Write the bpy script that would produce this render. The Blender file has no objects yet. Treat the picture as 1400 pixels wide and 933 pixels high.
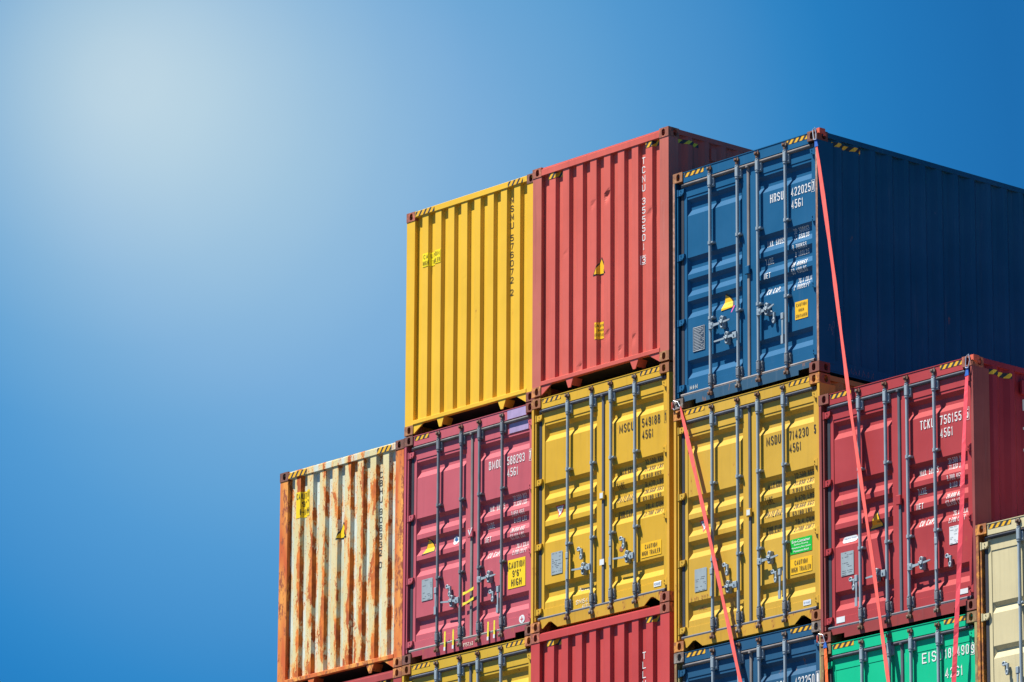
import bpy, bmesh, math, random
from mathutils import Vector, Matrix
from math import radians as R, sin, cos, pi

C = bpy.context.scene.collection
W, L = 2.438, 12.192
HC, STD = 2.896, 2.591
CAM_Z = 1.7
rnd = random.Random(7)

# ------------------------------------------------------------------ materials
def newmat(name):
    m = bpy.data.materials.new(name); m.use_nodes = True
    nt = m.node_tree; nt.nodes.clear()
    out = nt.nodes.new('ShaderNodeOutputMaterial'); b = nt.nodes.new('ShaderNodeBsdfPrincipled')
    nt.links.new(b.outputs[0], out.inputs[0])
    return m, nt, b

def nd(nt, typ, ins=None, **kw):
    n = nt.nodes.new(typ)
    for k, v in kw.items(): setattr(n, k, v)
    for k, v in (ins or {}).items():
        if isinstance(v, bpy.types.NodeSocket): nt.links.new(v, n.inputs[k])
        else: n.inputs[k].default_value = v
    return n

def coords(nt, seed, scale=(1, 1, 1)):
    tc = nt.nodes.new('ShaderNodeTexCoord')
    return nd(nt, 'ShaderNodeMapping', {0: tc.outputs['Object'], 1: (seed * 3.7, seed * 1.3, seed * 5.1), 3: scale}).outputs[0]

def noise(nt, vec, scale, detail=3, rough=.5):
    return nd(nt, 'ShaderNodeTexNoise', {'Vector': vec, 'Scale': scale, 'Detail': detail, 'Roughness': rough}).outputs[0]

def ramp(nt, fac, lo, hi, a=0., b=1.):
    return nd(nt, 'ShaderNodeMapRange', {0: fac, 1: lo, 2: hi, 3: a, 4: b}).outputs[0]

def mix(nt, fac, a, b, mode='MIX'):
    n = nt.nodes.new('ShaderNodeMix'); n.data_type = 'RGBA'; n.blend_type = mode
    for i, v in ((0, fac), (6, a), (7, b)):
        if isinstance(v, bpy.types.NodeSocket): nt.links.new(v, n.inputs[i])
        else: n.inputs[i].default_value = v if i == 0 else (*v, 1) if len(v) == 3 else v
    return n.outputs[2]

def math_(nt, op, a, b=0., c=0.):
    n = nt.nodes.new('ShaderNodeMath'); n.operation = op
    for i, v in enumerate((a, b, c)):
        if isinstance(v, bpy.types.NodeSocket): nt.links.new(v, n.inputs[i])
        elif i < 3: n.inputs[i].default_value = v
    return n.outputs[0]

RUST = (.17, .05, .018)
def paint(name, rgb, seed=0, rust=.25, dirt=.5, rough=.42, fade=.12, edge=0.):
    """weathered container paint: fading, vertical run-off streaks, scuffs and rust spots"""
    m, nt, b = newmat(name)
    v = coords(nt, seed)
    vs = coords(nt, seed + .5, (9, 9, .45))
    big = ramp(nt, noise(nt, v, 1.1, 4, .6), .3, .7)
    col = mix(nt, big, tuple(c * (1 - fade) for c in rgb), tuple(min(.9, c * (1 + fade * .55) + .008 * fade / .1) for c in rgb))
    streak = ramp(nt, noise(nt, vs, 1.6, 5, .65), .52, .78, 0, dirt * .55)
    col = mix(nt, streak, col, tuple(c * .55 + .012 for c in rgb))
    pale = ramp(nt, noise(nt, coords(nt, seed + 9, (14, 14, .8)), 1.3, 4, .6), .6, .8, 0, .22 * dirt)
    col = mix(nt, pale, col, tuple(c * .75 + .14 for c in rgb))
    scuff = ramp(nt, noise(nt, coords(nt, seed + 3, (1, 1, .6)), 17, 6, .7), .685, .72, 0, .55 * dirt)
    col = mix(nt, scuff, col, tuple(c * .6 + .18 for c in rgb))
    if rust > 0:
        n1 = noise(nt, coords(nt, seed + 6, (1, 1, .45)), 8, 8, .68)
        n2 = noise(nt, v, .9, 3)
        mask = math_(nt, 'ADD', n1, math_(nt, 'MULTIPLY', n2, .35))
        t = .93 - .17 * rust
        r = ramp(nt, mask, t, t + .035)
        halo = ramp(nt, mask, t - .05, t + .02, 0, .5)
        col = mix(nt, halo, col, (.42, .17, .035))
        col = mix(nt, r, col, RUST)
        rf = ramp(nt, r, 0, 1, rough, .85)
        nt.links.new(rf, b.inputs['Roughness'])
    else:
        b.inputs['Roughness'].default_value = rough
    nt.links.new(col, b.inputs['Base Color'])
    b.inputs['Specular IOR Level'].default_value = .25
    wave = noise(nt, coords(nt, seed + 2, (1, 1, .7)), 2.6, 3)
    fine = noise(nt, v, 60, 4)
    h = math_(nt, 'ADD', math_(nt, 'MULTIPLY', wave, 1.0), math_(nt, 'MULTIPLY', fine, .03))
    bp = nd(nt, 'ShaderNodeBump', {'Strength': .35, 'Distance': .012, 'Height': h})
    nt.links.new(bp.outputs[0], b.inputs['Normal'])
    return m

def rusty(name, base, seed=0, amount=.5, old=None):
    """casting / post metal: worn paint over rust"""
    m, nt, b = newmat(name)
    v = coords(nt, seed, (1, 1, .7))
    n = noise(nt, v, 14, 8, .7)
    big = noise(nt, v, 3, 3)
    f = ramp(nt, math_(nt, 'ADD', n, math_(nt, 'MULTIPLY', big, .5)), .75 - amount * .2, .85 - amount * .2)
    col = mix(nt, f, base, old or RUST)
    dk = ramp(nt, noise(nt, v, 30, 5), .55, .7, 0, .5)
    col = mix(nt, dk, col, (.07, .025, .015))
    nt.links.new(col, b.inputs['Base Color'])
    b.inputs['Roughness'].default_value = .75
    bp = nd(nt, 'ShaderNodeBump', {'Strength': .5, 'Distance': .006, 'Height': n})
    nt.links.new(bp.outputs[0], b.inputs['Normal'])
    return m

def plain(name, rgb, rough=.6, metal=0., seed=0, var=.15, scale=12):
    m, nt, b = newmat(name)
    n = noise(nt, coords(nt, seed, (1, 1, .5)), scale, 5, .6)
    col = mix(nt, ramp(nt, n, .3, .7), tuple(c * (1 - var) for c in rgb), tuple(min(.92, c * (1 + var)) for c in rgb))
    spot = ramp(nt, noise(nt, coords(nt, seed + 4), scale * 2.4, 6, .7), .62, .72, 0, var * 2)
    col = mix(nt, spot, col, tuple(c * .5 + .02 for c in rgb))
    nt.links.new(col, b.inputs['Base Color'])
    b.inputs['Roughness'].default_value = rough; b.inputs['Metallic'].default_value = metal
    return m

def hazard(name, yellow=(.70, .38, .008), black=(.025, .025, .028), axis='x', period=.088, slant=.85, duty=.5, phase=0.):
    m, nt, b = newmat(name)
    tc = nt.nodes.new('ShaderNodeTexCoord'); sp = nt.nodes.new('ShaderNodeSeparateXYZ')
    nt.links.new(tc.outputs['Object'], sp.inputs[0])
    a = sp.outputs[0 if axis == 'x' else 1]
    t = math_(nt, 'SUBTRACT', a, math_(nt, 'MULTIPLY', sp.outputs[2], slant))
    t = math_(nt, 'FRACT', math_(nt, 'ADD', math_(nt, 'DIVIDE', t, period), 50 + phase))
    f = math_(nt, 'LESS_THAN', t, duty)
    n = noise(nt, tc.outputs['Object'], 40, 6, .7)
    worn = ramp(nt, n, .6, .68, 0, .6)
    y = mix(nt, worn, yellow, tuple(c * .55 for c in yellow)); k = mix(nt, worn, black, tuple(c + .07 for c in black))
    nt.links.new(mix(nt, f, k, y), b.inputs['Base Color']); b.inputs['Roughness'].default_value = .5
    return m

def rust_streaked():
    """the old white container: cream paint eaten by rust along every ridge"""
    m, nt, b = newmat('rust_eaten_white_paint')
    tc = nt.nodes.new('ShaderNodeTexCoord'); sp = nt.nodes.new('ShaderNodeSeparateXYZ')
    nt.links.new(tc.outputs['Object'], sp.inputs[0]); x = sp.outputs[0]
    # phase across one corrugation: 0 at ridge start
    ph = math_(nt, 'FRACT', math_(nt, 'DIVIDE', math_(nt, 'SUBTRACT', x, .162 + .118 + .012 - 2.475), .2475))
    # rust likes the right end of the ridge and the right-hand slope (phase .3 - .62)
    a = ramp(nt, ph, .14, .38); c_ = ramp(nt, ph, .64, .52)
    zone = math_(nt, 'MULTIPLY', a, c_)
    vs = coords(nt, 3.3, (4.5, 1, 1.25)); fine = coords(nt, 1.1, (1.2, 1, .75))
    n1 = noise(nt, vs, 2.0, 9, .68); n2 = noise(nt, fine, 42, 4, .6); n3 = noise(nt, coords(nt, 5.7, (1.5, 1, .9)), 6, 5, .6)
    low = ramp(nt, sp.outputs[2], .9, .1, 0, .05)
    # large blotches that hug the ridge edge
    patch = ramp(nt, noise(nt, coords(nt, 12.4, (2.2, 1, .8)), 1.7, 3), .38, .62, .3, 1.35)
    sb = math_(nt, 'ADD', math_(nt, 'ADD', n1, math_(nt, 'MULTIPLY', math_(nt, 'MULTIPLY', zone, patch), .125)), low)
    blotch = ramp(nt, math_(nt, 'ADD', sb, math_(nt, 'MULTIPLY', n2, .12)), .660, .680)
    # small pits everywhere, thicker near the blotches
    sp2 = math_(nt, 'ADD', n2, math_(nt, 'MULTIPLY', sb, .34))
    pits = ramp(nt, sp2, .805, .825)
    r = math_(nt, 'MAXIMUM', blotch, pits)
    halo = math_(nt, 'MULTIPLY', ramp(nt, math_(nt, 'ADD', sb, math_(nt, 'MULTIPLY', n3, .20)), .59, .72), .74)
    base = mix(nt, ramp(nt, noise(nt, vs, 1.2, 3), .4, .6), (.46, .47, .33), (.55, .60, .52))
    ridge = ramp(nt, ph, .5, .46)
    base = mix(nt, math_(nt, 'MULTIPLY', ridge, .7), base, (.64, .52, .22))
    col = mix(nt, halo, base, (.72, .34, .045))
    col = mix(nt, r, col, mix(nt, ramp(nt, n3, .4, .62), (.34, .066, .009), (.64, .17, .016)))
    nt.links.new(col, b.inputs['Base Color'])
    nt.links.new(ramp(nt, r, 0, 1, .5, .9), b.inputs['Roughness'])
    bp = nd(nt, 'ShaderNodeBump', {'Strength': .5, 'Distance': .004, 'Height': math_(nt, 'ADD', r, n2)})
    nt.links.new(bp.outputs[0], b.inputs['Normal'])
    return m

def rust_post():
    m, nt, b = newmat('orange_rust_on_post')
    fine = coords(nt, 8.1, (1.2, 1, .5)); n2 = noise(nt, fine, 16, 8, .7); n1 = noise(nt, coords(nt, 2.2, (3, 3, .5)), 2.2, 4)
    col = mix(nt, ramp(nt, n1, .35, .65), (.50, .09, .012), (.70, .30, .05))
    s = math_(nt, 'ADD', n2, math_(nt, 'MULTIPLY', n1, .35))
    col = mix(nt, ramp(nt, s, .68, .76), col, (.26, .06, .018))
    nt.links.new(col, b.inputs['Base Color']); b.inputs['Roughness'].default_value = .8
    return m

MAT = {}
MAT['galv'] = plain('galvanised_steel', (.25, .31, .35), .5, .0, 1, .10)
MAT['galv_dull'] = plain('dull_galvanised_steel', (.15, .17, .19), .55, .0, 2, .2)
MAT['gasket'] = plain('grey_rubber_gasket', (.085, .09, .11), .6, 0, 3, .3, 5)
MAT['gasket_dark'] = plain('dark_rubber_gasket', (.022, .024, .035), .6, 0, 4, .3, 5)
MAT['gasket_tan'] = plain('weathered_rubber_gasket', (.17, .155, .15), .7, 0, 5, .35, 4)
MAT['keeper'] = rusty('rusted_keeper_steel', (.17, .15, .13), 5, .35, (.14, .06, .03))
MAT['floor'] = plain('under_floor_steel', (.045, .035, .035), .9, 0, 6, .3, 3)
MAT['white'] = plain('white_lettering', (.70, .70, .69), .5, 0, 7, .05, 30)
MAT['black'] = plain('black_lettering', (.018, .018, .018), .5, 0, 8, .2, 30)
MAT['sticker'] = plain('yellow_sticker', (.78, .53, .003), .45, 0, 9, .05, 6)
MAT['sticker2'] = plain('orange_yellow_sticker', (.76, .43, .004), .45, 0, 9, .05, 6)
MAT['lemon'] = plain('lemon_sticker', (.84, .66, .002), .45, 0, 9, .05, 6)
MAT['faded_ink'] = plain('faded_ink', (.16, .11, .01), .5, 0, 9, .3, 30)
MAT['green_sticker'] = plain('green_sticker', (.005, .42, .03), .45, 0, 10, .05, 6)
MAT['white_sticker'] = plain('white_sticker', (.60, .63, .64), .45, 0, 11, .05, 9)
MAT['red_sticker'] = plain('red_sticker_edge', (.62, .05, .05), .45, 0, 11, .1, 9)
MAT['purple'] = plain('purple_sun_faded_patch', (.33, .25, .42), .5, 0, 12, .18, 7)
MAT['plate'] = plain('dull_metal_plate', (.26, .31, .33), .45, 0., 12, .14, 10)
MAT['plate_dark'] = plain('dark_data_plate', (.03, .045, .07), .45, 0, 12, .2, 30)
MAT['pale_print'] = plain('pale_plate_print', (.38, .42, .45), .5, 0, 12, .2, 30)
MAT['grey_print'] = plain('grey_plate_print', (.22, .24, .25), .5, 0, 12, .2, 30)
MAT['strap'] = plain('coral_webbing', (.80, .105, .085), .75, 0, 14, .08, 9)
MAT['strap_deep'] = plain('crimson_webbing', (.84, .065, .095), .75, 0, 15, .08, 9)
MAT['strap_orange'] = plain('orange_webbing', (.78, .12, .015), .75, 0, 16, .08, 9)
MAT['sleeve'] = plain('blue_sleeve', (.01, .10, .42), .7, 0, 17, .15, 20)
MAT['wire'] = plain('zinc_wire', (.55, .58, .62), .35, .6, 18, .1, 20)
MAT['hook_red'] = plain('red_hook_band', (.62, .10, .05), .6, 0, 19, .15, 20)
MAT['tape'] = plain('yellow_tape', (.70, .60, .03), .6, 0, 20, .25, 40)
MAT['pink'] = plain('pink_tape', (.75, .12, .4), .6, 0, 20, .1, 40)
MAT['blue_print'] = plain('blue_print', (.02, .12, .30), .5, 0, 20, .1, 40)
MAT['scribble'] = plain('chalk_scribble', (.12, .16, .22), .8, 0, 21, .3, 40)
MAT['chalk'] = plain('white_chalk', (.62, .60, .50), .8, 0, 21, .3, 40)
MAT['haz'] = hazard('hazard_tape')
MAT['haz_y'] = hazard('hazard_tape_worn', period=.088, duty=.58, slant=.75)
MAT['haz_side'] = hazard('hazard_tape_side', yellow=(.85, .52, .02), axis='y', period=.13, slant=1.1)  # yellow lifted in colour to imitate reflective tape on the shaded side

# ------------------------------------------------------------------ mesh helpers
class MB:
    def __init__(s): s.v = []; s.f = []; s.s = []
    def add(s, vs, fs, smooth=False):
        o = len(s.v); s.v += [tuple(p) for p in vs]
        s.f += [tuple(i + o for i in f) for f in fs]; s.s += [smooth] * len(fs); return s
    def box(s, x0, x1, y0, y1, z0, z1, ch=0):
        if ch:   # chamfered along y-facing front edges
            c = ch
            vs = [(x0, y1, z0), (x1, y1, z0), (x1, y1, z1), (x0, y1, z1),
                  (x0, y0 + c, z0), (x1, y0 + c, z0), (x1, y0 + c, z1), (x0, y0 + c, z1),
                  (x0 + c, y0, z0 + c), (x1 - c, y0, z0 + c), (x1 - c, y0, z1 - c), (x0 + c, y0, z1 - c)]
            fs = [(1, 0, 3, 2), (0, 1, 5, 4), (1, 2, 6, 5), (2, 3, 7, 6), (3, 0, 4, 7),
                  (4, 5, 9, 8), (5, 6, 10, 9), (6, 7, 11, 10), (7, 4, 8, 11), (8, 9, 10, 11)]
            return s.add(vs, fs)
        vs = [(x0, y0, z0), (x1, y0, z0), (x1, y1, z0), (x0, y1, z0), (x0, y0, z1), (x1, y0, z1), (x1, y1, z1), (x0, y1, z1)]
        return s.add(vs, [(3, 2, 1, 0), (4, 5, 6, 7), (0, 1, 5, 4), (1, 2, 6, 5), (2, 3, 7, 6), (3, 0, 4, 7)])
    def cyl(s, p, q, r, n=12, r2=None):
        p, q = Vector(p), Vector(q); d = (q - p).normalized()
        a = d.orthogonal().normalized(); b = d.cross(a); r2 = r if r2 is None else r2
        vs = []
        for c, rr in ((p, r), (q, r2)):
            for i in range(n):
                t = 2 * pi * i / n; vs.append(c + (a * cos(t) + b * sin(t)) * rr)
        s.add(vs, [(i, (i + 1) % n, n + (i + 1) % n, n + i) for i in range(n)], True)
        s.add(vs[:n], [tuple(range(n - 1, -1, -1))]); s.add(vs[n:], [tuple(range(n))])
        return s
    def path(s, pts, r, n=8):
        for a, b in zip(pts, pts[1:]): s.cyl(a, b, r, n)
        return s
    def prism(s, poly, y0, y1):   # poly in (x,z), counter-clockwise seen from the front
        n = len(poly)
        vs = [(x, y0, z) for x, z in poly] + [(x, y1, z) for x, z in poly]
        fs = [tuple(range(n)), tuple(range(2 * n - 1, n - 1, -1))] + [(i + n, (i + 1) % n + n, (i + 1) % n, i) for i in range(n)]
        return s.add(vs, fs)
    def torus(s, c, R_, r, n=14, m=6, normal='y', sz=1.):
        c = Vector(c); vs = []
        for i in range(n):
            t = 2 * pi * i / n
            for j in range(m):
                u = 2 * pi * j / m; rr = R_ + r * cos(u)
                vs.append(c + Vector((rr * cos(t), r * sin(u), rr * sin(t) * sz)))
        return s.add(vs, [(i * m + j, i * m + (j + 1) % m, ((i + 1) % n) * m + (j + 1) % m, ((i + 1) % n) * m + j) for i in range(n) for j in range(m)], True)
    def mesh(s, name):
        me = bpy.data.meshes.new(name); me.from_pydata(s.v, [], s.f)
        me.polygons.foreach_set('use_smooth', s.s); me.update()
        bm = bmesh.new(); bm.from_mesh(me); bmesh.ops.recalc_face_normals(bm, faces=bm.faces); bm.to_mesh(me); bm.free()
        return me

def link(name, me, mat, parent=None):
    """one object from (possibly shared) mesh data; the material sits on the object"""
    o = bpy.data.objects.new(name, me); C.objects.link(o)
    if parent: o.parent = parent
    if not me.materials: me.materials.append(None)
    o.material_slots[0].link = 'OBJECT'; o.material_slots[0].material = mat
    return o

CACHE = {}
def cached(key, fn):
    if key not in CACHE: CACHE[key] = fn().mesh(key if isinstance(key, str) else str(key[0]))
    return CACHE[key]

# ------------------------------------------------------------------ profiles (y of the visible skin)
DY = .050                      # door skin behind the casting face
REC = {'five': [(.345, .550), (1.065, 1.275), (1.332, 1.542), (1.600, 1.810), (2.325, 2.548)],
       'thin': [(.895, 1.020), (1.385, 1.525), (1.89, 2.02), (2.38, 2.51)],
       'flat': [(.92, 1.08), (1.50, 1.66), (2.02, 2.18)]}
LEAF = {0: (.142, 1.224, .192, 1.122), 1: (1.264, 2.372, 1.366, 2.292)}   # x0,x1 of leaf, x0,x1 of pressed panel
def door_y(x, zt, kind, H):
    """zt = distance below the container top"""
    hgt = 0.
    for x0, x1, a, b in LEAF.values():
        if a <= x <= b and .312 <= zt <= H - .275:
            hgt = .007 if kind != 'flat' else .004
            for p, q in REC[kind]:
                sl = .074; ends = .03
                if p < zt < q:
                    fz = min(1, (zt - p) / .045, (q - zt) / sl); fx = min(1, (x - a) / ends, (b - x) / ends)
                    hgt += (.041 if kind == 'five' else .032) * max(0, min(fz, fx))
    return DY + hgt
EP, EV, ED, EX0 = .2475, .118, .044, .162     # end-wall pitch, valley, depth, start
ESL = .021
def end_breaks():
    xs = [EX0]; x = EX0
    v = W - 2 * EX0 - 8 * EP
    x += v - 0
    xs = [EX0]
    for k in range(8):
        r0 = EX0 + v + k * EP - ESL * 0
        xs += [r0 - ESL, r0, r0 + EP - v - 0 - ESL * 0 - .0, r0 + EP - v + ESL]
    xs.append(W - EX0)
    return xs
EB = end_breaks()
def end_y(x, zt=0, *_):
    v = W - 2 * EX0 - 8 * EP
    yo, yi = .012, .012 + ED
    for k in range(8):
        r0 = EX0 + v + k * EP; r1 = r0 + EP - v
        if r0 - ESL <= x <= r1 + ESL:
            if x < r0: return yi + (yo - yi) * (x - r0 + ESL) / ESL
            if x > r1: return yo + (yi - yo) * (x - r1) / ESL
            return yo
    return yi
SP, SO, SD = .278, .072, .042
def side_in(y):   # depth inwards of the side wall at local y
    p = ((y - .26) % SP)
    if p < .068: return SD * (1 - p / .068)
    if p < .140: return 0.
    if p < .208: return SD * (p - .140) / .068
    return SD

def door_breaks(kind, H):
    zs = []
    for p, q in REC[kind]:
        if q < H - .28: zs += [p, p + .045, q - .074, q]
    zs += [.312, H - .275]; xs = []
    for x0, x1, a, b in LEAF.values(): xs += [a, a + .03, b - .03, b]
    return xs, zs

def drape(me, kind, H, off, axis='x'):
    """lay a flat mesh (drawn in x, z-from-top negative) onto the pressed skin"""
    bm = bmesh.new(); bm.from_mesh(me)
    if kind == 'flatplate': xs, zs = [], []
    elif kind == 'end': xs, zs = EB, []
    elif kind == 'side':
        xs, zs = [], []; y = .26
        while y < 2.2: xs += [y, y + .068, y + .140, y + .208]; y += SP
    else: xs, zs = door_breaks(kind, H)
    def cut(co, no):
        bmesh.ops.bisect_plane(bm, geom=bm.verts[:] + bm.edges[:] + bm.faces[:], plane_co=co, plane_no=no, dist=1e-6)
    lo = [min(v.co[i] for v in bm.verts) for i in (0, 2)]; hi = [max(v.co[i] for v in bm.verts) for i in (0, 2)]
    for x in xs:
        if lo[0] < x < hi[0]: cut((x, 0, 0), (1, 0, 0))
    for z in zs:
        if lo[1] < -z < hi[1]: cut((0, 0, -z), (0, 0, 1))
    for v in bm.verts:
        x, z = v.co.x, v.co.z
        if kind == 'side':
            v.co = Vector((W - .008 - side_in(x) + off, x, H + z))
        else:
            y = (end_y(x) if kind == 'end' else (DY if kind == 'flatplate' else door_y(x, -z, kind, H)))
            v.co = Vector((x, y - off + v.co.y, H + z))
    bmesh.ops.recalc_face_normals(bm, faces=bm.faces)
    bm.to_mesh(me); bm.free(); return me

def poly_mesh(name, pts):
    me = bpy.data.meshes.new(name); me.from_pydata([(x, 0, z) for x, z in pts], [], [tuple(range(len(pts)))]); return me

GL = {'0': [[(.25,0),(.75,0),(1,.14),(1,.86),(.75,1),(.25,1),(0,.86),(0,.14),'c']], '1': [[(.0,.84),(.5,1),(.5,0)]],
 '2': [[(0,.84),(.22,1),(.78,1),(1,.86),(1,.62),(0,.06),(0,0),(1,0)]], '3': [[(0,.86),(.22,1),(.78,1),(1,.86),(1,.62),(.75,.52),(1,.40),(1,.14),(.78,0),(.22,0),(0,.14)],[(.4,.52),(.75,.52)]],
 '4': [[(.72,0),(.72,1),(0,.26),(1,.26)]], '5': [[(.95,1),(.08,1),(.04,.56),(.75,.60),(1,.46),(1,.14),(.78,0),(.22,0),(0,.14)]],
 '6': [[(.95,.88),(.75,1),(.25,1),(0,.86),(0,.14),(.25,0),(.75,0),(1,.14),(1,.44),(.75,.57),(.08,.55)]], '7': [[(0,1),(1,1),(.38,0)]],
 '8': [[(.25,.52),(.06,.64),(.06,.87),(.25,1),(.75,1),(.94,.87),(.94,.64),(.75,.52),'c'],[(.25,.52),(0,.40),(0,.14),(.25,0),(.75,0),(1,.14),(1,.40),(.75,.52)]],
 '9': [[(.05,.12),(.25,0),(.75,0),(1,.14),(1,.86),(.75,1),(.25,1),(0,.86),(0,.56),(.25,.43),(.92,.45)]],
 'A': [[(0,0),(.5,1),(1,0)],[(.18,.3),(.82,.3)]], 'B': [[(.55,.52),(.92,.66),(.92,.88),(.72,1),(0,1),(0,0),(.75,0),(1,.14),(1,.38),(.55,.52),(0,.52)]],
 'C': [[(1,.84),(.75,1),(.25,1),(0,.86),(0,.14),(.25,0),(.75,0),(1,.16)]], 'D': [[(0,0),(0,1),(.7,1),(1,.84),(1,.16),(.7,0),'c']],
 'E': [[(1,1),(0,1),(0,0),(1,0)],[(0,.52),(.8,.52)]], 'F': [[(1,1),(0,1),(0,0)],[(0,.52),(.8,.52)]],
 'G': [[(1,.88),(.75,1),(.25,1),(0,.86),(0,.14),(.25,0),(.75,0),(1,.14),(1,.42),(.5,.42)]], 'H': [[(0,0),(0,1)],[(1,0),(1,1)],[(0,.52),(1,.52)]],
 'I': [[(.5,0),(.5,1)]], 'J': [[(1,1),(1,.14),(.75,0),(.25,0),(0,.14)]], 'K': [[(0,0),(0,1)],[(1,1),(.1,.45)],[(.3,.55),(1,0)]], 'L': [[(0,1),(0,0),(1,0)]],
 'M': [[(0,0),(0,1),(.5,.2),(1,1),(1,0)]], 'N': [[(0,0),(0,1),(1,0),(1,1)]], 'O': [[(.25,0),(.75,0),(1,.14),(1,.86),(.75,1),(.25,1),(0,.86),(0,.14),'c']],
 'P': [[(0,0),(0,1),(.75,1),(1,.86),(1,.60),(.75,.46),(0,.46)]], 'R': [[(0,0),(0,1),(.75,1),(1,.86),(1,.62),(.75,.48),(0,.48)],[(.55,.48),(1,0)]],
 'S': [[(1,.84),(.75,1),(.25,1),(0,.86),(0,.64),(.25,.52),(.75,.50),(1,.38),(1,.14),(.75,0),(.25,0),(0,.16)]], 'T': [[(0,1),(1,1)],[(.5,1),(.5,0)]],
 'U': [[(0,1),(0,.14),(.25,0),(.75,0),(1,.14),(1,1)]], 'V': [[(0,1),(.5,0),(1,1)]], 'W': [[(0,1),(.22,0),(.5,.7),(.78,0),(1,1)]], 'X': [[(0,0),(1,1)],[(0,1),(1,0)]], 'Y': [[(0,1),(.5,.5),(1,1)],[(.5,.5),(.5,0)]],
 '.': [[(.5,0),(.5,.14)]], "'": [[(.5,.72),(.5,1)]], '"': [[(.3,.72),(.3,1)],[(.7,.72),(.7,1)]], '+': [[(0,.5),(1,.5)],[(.5,0),(.5,1)]]}
NARROW = {'1': .55, 'I': .3, '.': .3, "'": .3, '"': .5, ' ': .7, 'M': 1.4, 'W': 1.2}
def stroke_text(s, x0, x1, z0, z1, bold):
    """stencil lettering drawn as mitred strokes of even width"""
    gap = .46; adv = [NARROW.get(c, 1.) for c in s]; tot = sum(adv) + gap * (len(s) - 1)
    k = (x1 - x0) / tot; h = z1 - z0; t = min(h * (.12 + bold * 2), k * .27)
    if len(s) == 1: t = h * .13
    vs, fs, x, layer = [], [], x0, 0
    for c, a in zip(s, adv):
        for st in GL.get(c, []):
            closed = st[-1] == 'c'; p = st[:-1] if closed else st
            w_, hh = a * k - t, h - t
            w_ = max(w_, 1e-4)
            pts = [Vector((x + t / 2 + (.5 if a < .4 else q[0]) * (w_ if a >= .4 else w_), z0 + t / 2 + q[1] * hh)) for q in p]
            n = len(pts); L_, R_ = [], []
            for i, q in enumerate(pts):
                pa = pts[i - 1] if (i > 0 or closed) else None; pb = pts[(i + 1) % n] if (i < n - 1 or closed) else None
                da = (q - pa).normalized() if pa is not None else None; db = (pb - q).normalized() if pb is not None else None
                if da is None: e = q - db * t / 2; nn = Vector((-db.y, db.x)) * t / 2; m_ = nn
                elif db is None: e = q + da * t / 2; nn = Vector((-da.y, da.x)) * t / 2; m_ = nn
                else:
                    e = q; na, nb = Vector((-da.y, da.x)), Vector((-db.y, db.x)); b_ = (na + nb)
                    b_ = b_.normalized() if b_.length > 1e-6 else na
                    m_ = b_ * (t / 2) / max(.45, b_.dot(na))
                L_.append(e + m_); R_.append(e - m_)
            o = len(vs); yy = -.0004 * layer; layer = (layer + 1) % 3
            for l, r_ in zip(L_, R_): vs += [(l.x, yy, l.y), (r_.x, yy, r_.y)]
            for i in range(n if closed else n - 1):
                j = (i + 1) % n; fs.append((o + 2 * i, o + 2 * i + 1, o + 2 * j + 1, o + 2 * j))
        x += (a + gap) * k
    me = bpy.data.meshes.new('lettering'); me.from_pydata(vs, [], fs); return me
def text_mesh(s, x0, x1, z0, z1, bold=.0):
    """lettering as a flat mesh fitted into x0..x1, z0..z1 (z negative from the top)"""
    if all(c in GL or c == ' ' for c in s): return stroke_text(s, x0, x1, z0, z1, bold)
    cu = bpy.data.curves.new('lettering', 'FONT'); cu.body = s; cu.size = 1; cu.resolution_u = 2; cu.offset = bold
    cu.space_line = .95
    cu.fill_mode = 'FRONT'
    o = bpy.data.objects.new('lettering', cu); C.objects.link(o)
    dg = bpy.context.evaluated_depsgraph_get(); me = bpy.data.meshes.new_from_object(o.evaluated_get(dg))
    bpy.data.objects.remove(o); bpy.data.curves.remove(cu)
    vs = me.vertices
    ax, bx = min(v.co.x for v in vs), max(v.co.x for v in vs); ay, by = min(v.co.y for v in vs), max(v.co.y for v in vs)
    for v in vs:
        v.co = Vector((x0 + (v.co.x - ax) / max(1e-6, bx - ax) * (x1 - x0), 0, z0 + (v.co.y - ay) / max(1e-6, by - ay) * (z1 - z0)))
    me.materials.clear()
    return me

def join_meshes(name, mes):
    bm = bmesh.new()
    for m in mes: bm.from_mesh(m)
    me = bpy.data.meshes.new(name); bm.to_mesh(me); bm.free()
    for m in mes: bpy.data.meshes.remove(m)
    return me

def box_outline(x0, x1, z0, z1, t=.006):
    def q(a, b, c, d): return poly_mesh('o', [(a, c), (b, c), (b, d), (a, d)])
    return [q(x0, x1, z0, z0 + t), q(x0, x1, z1 - t, z1), q(x0, x0 + t, z0 + t, z1 - t), q(x1 - t, x1, z0 + t, z1 - t)]

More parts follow.
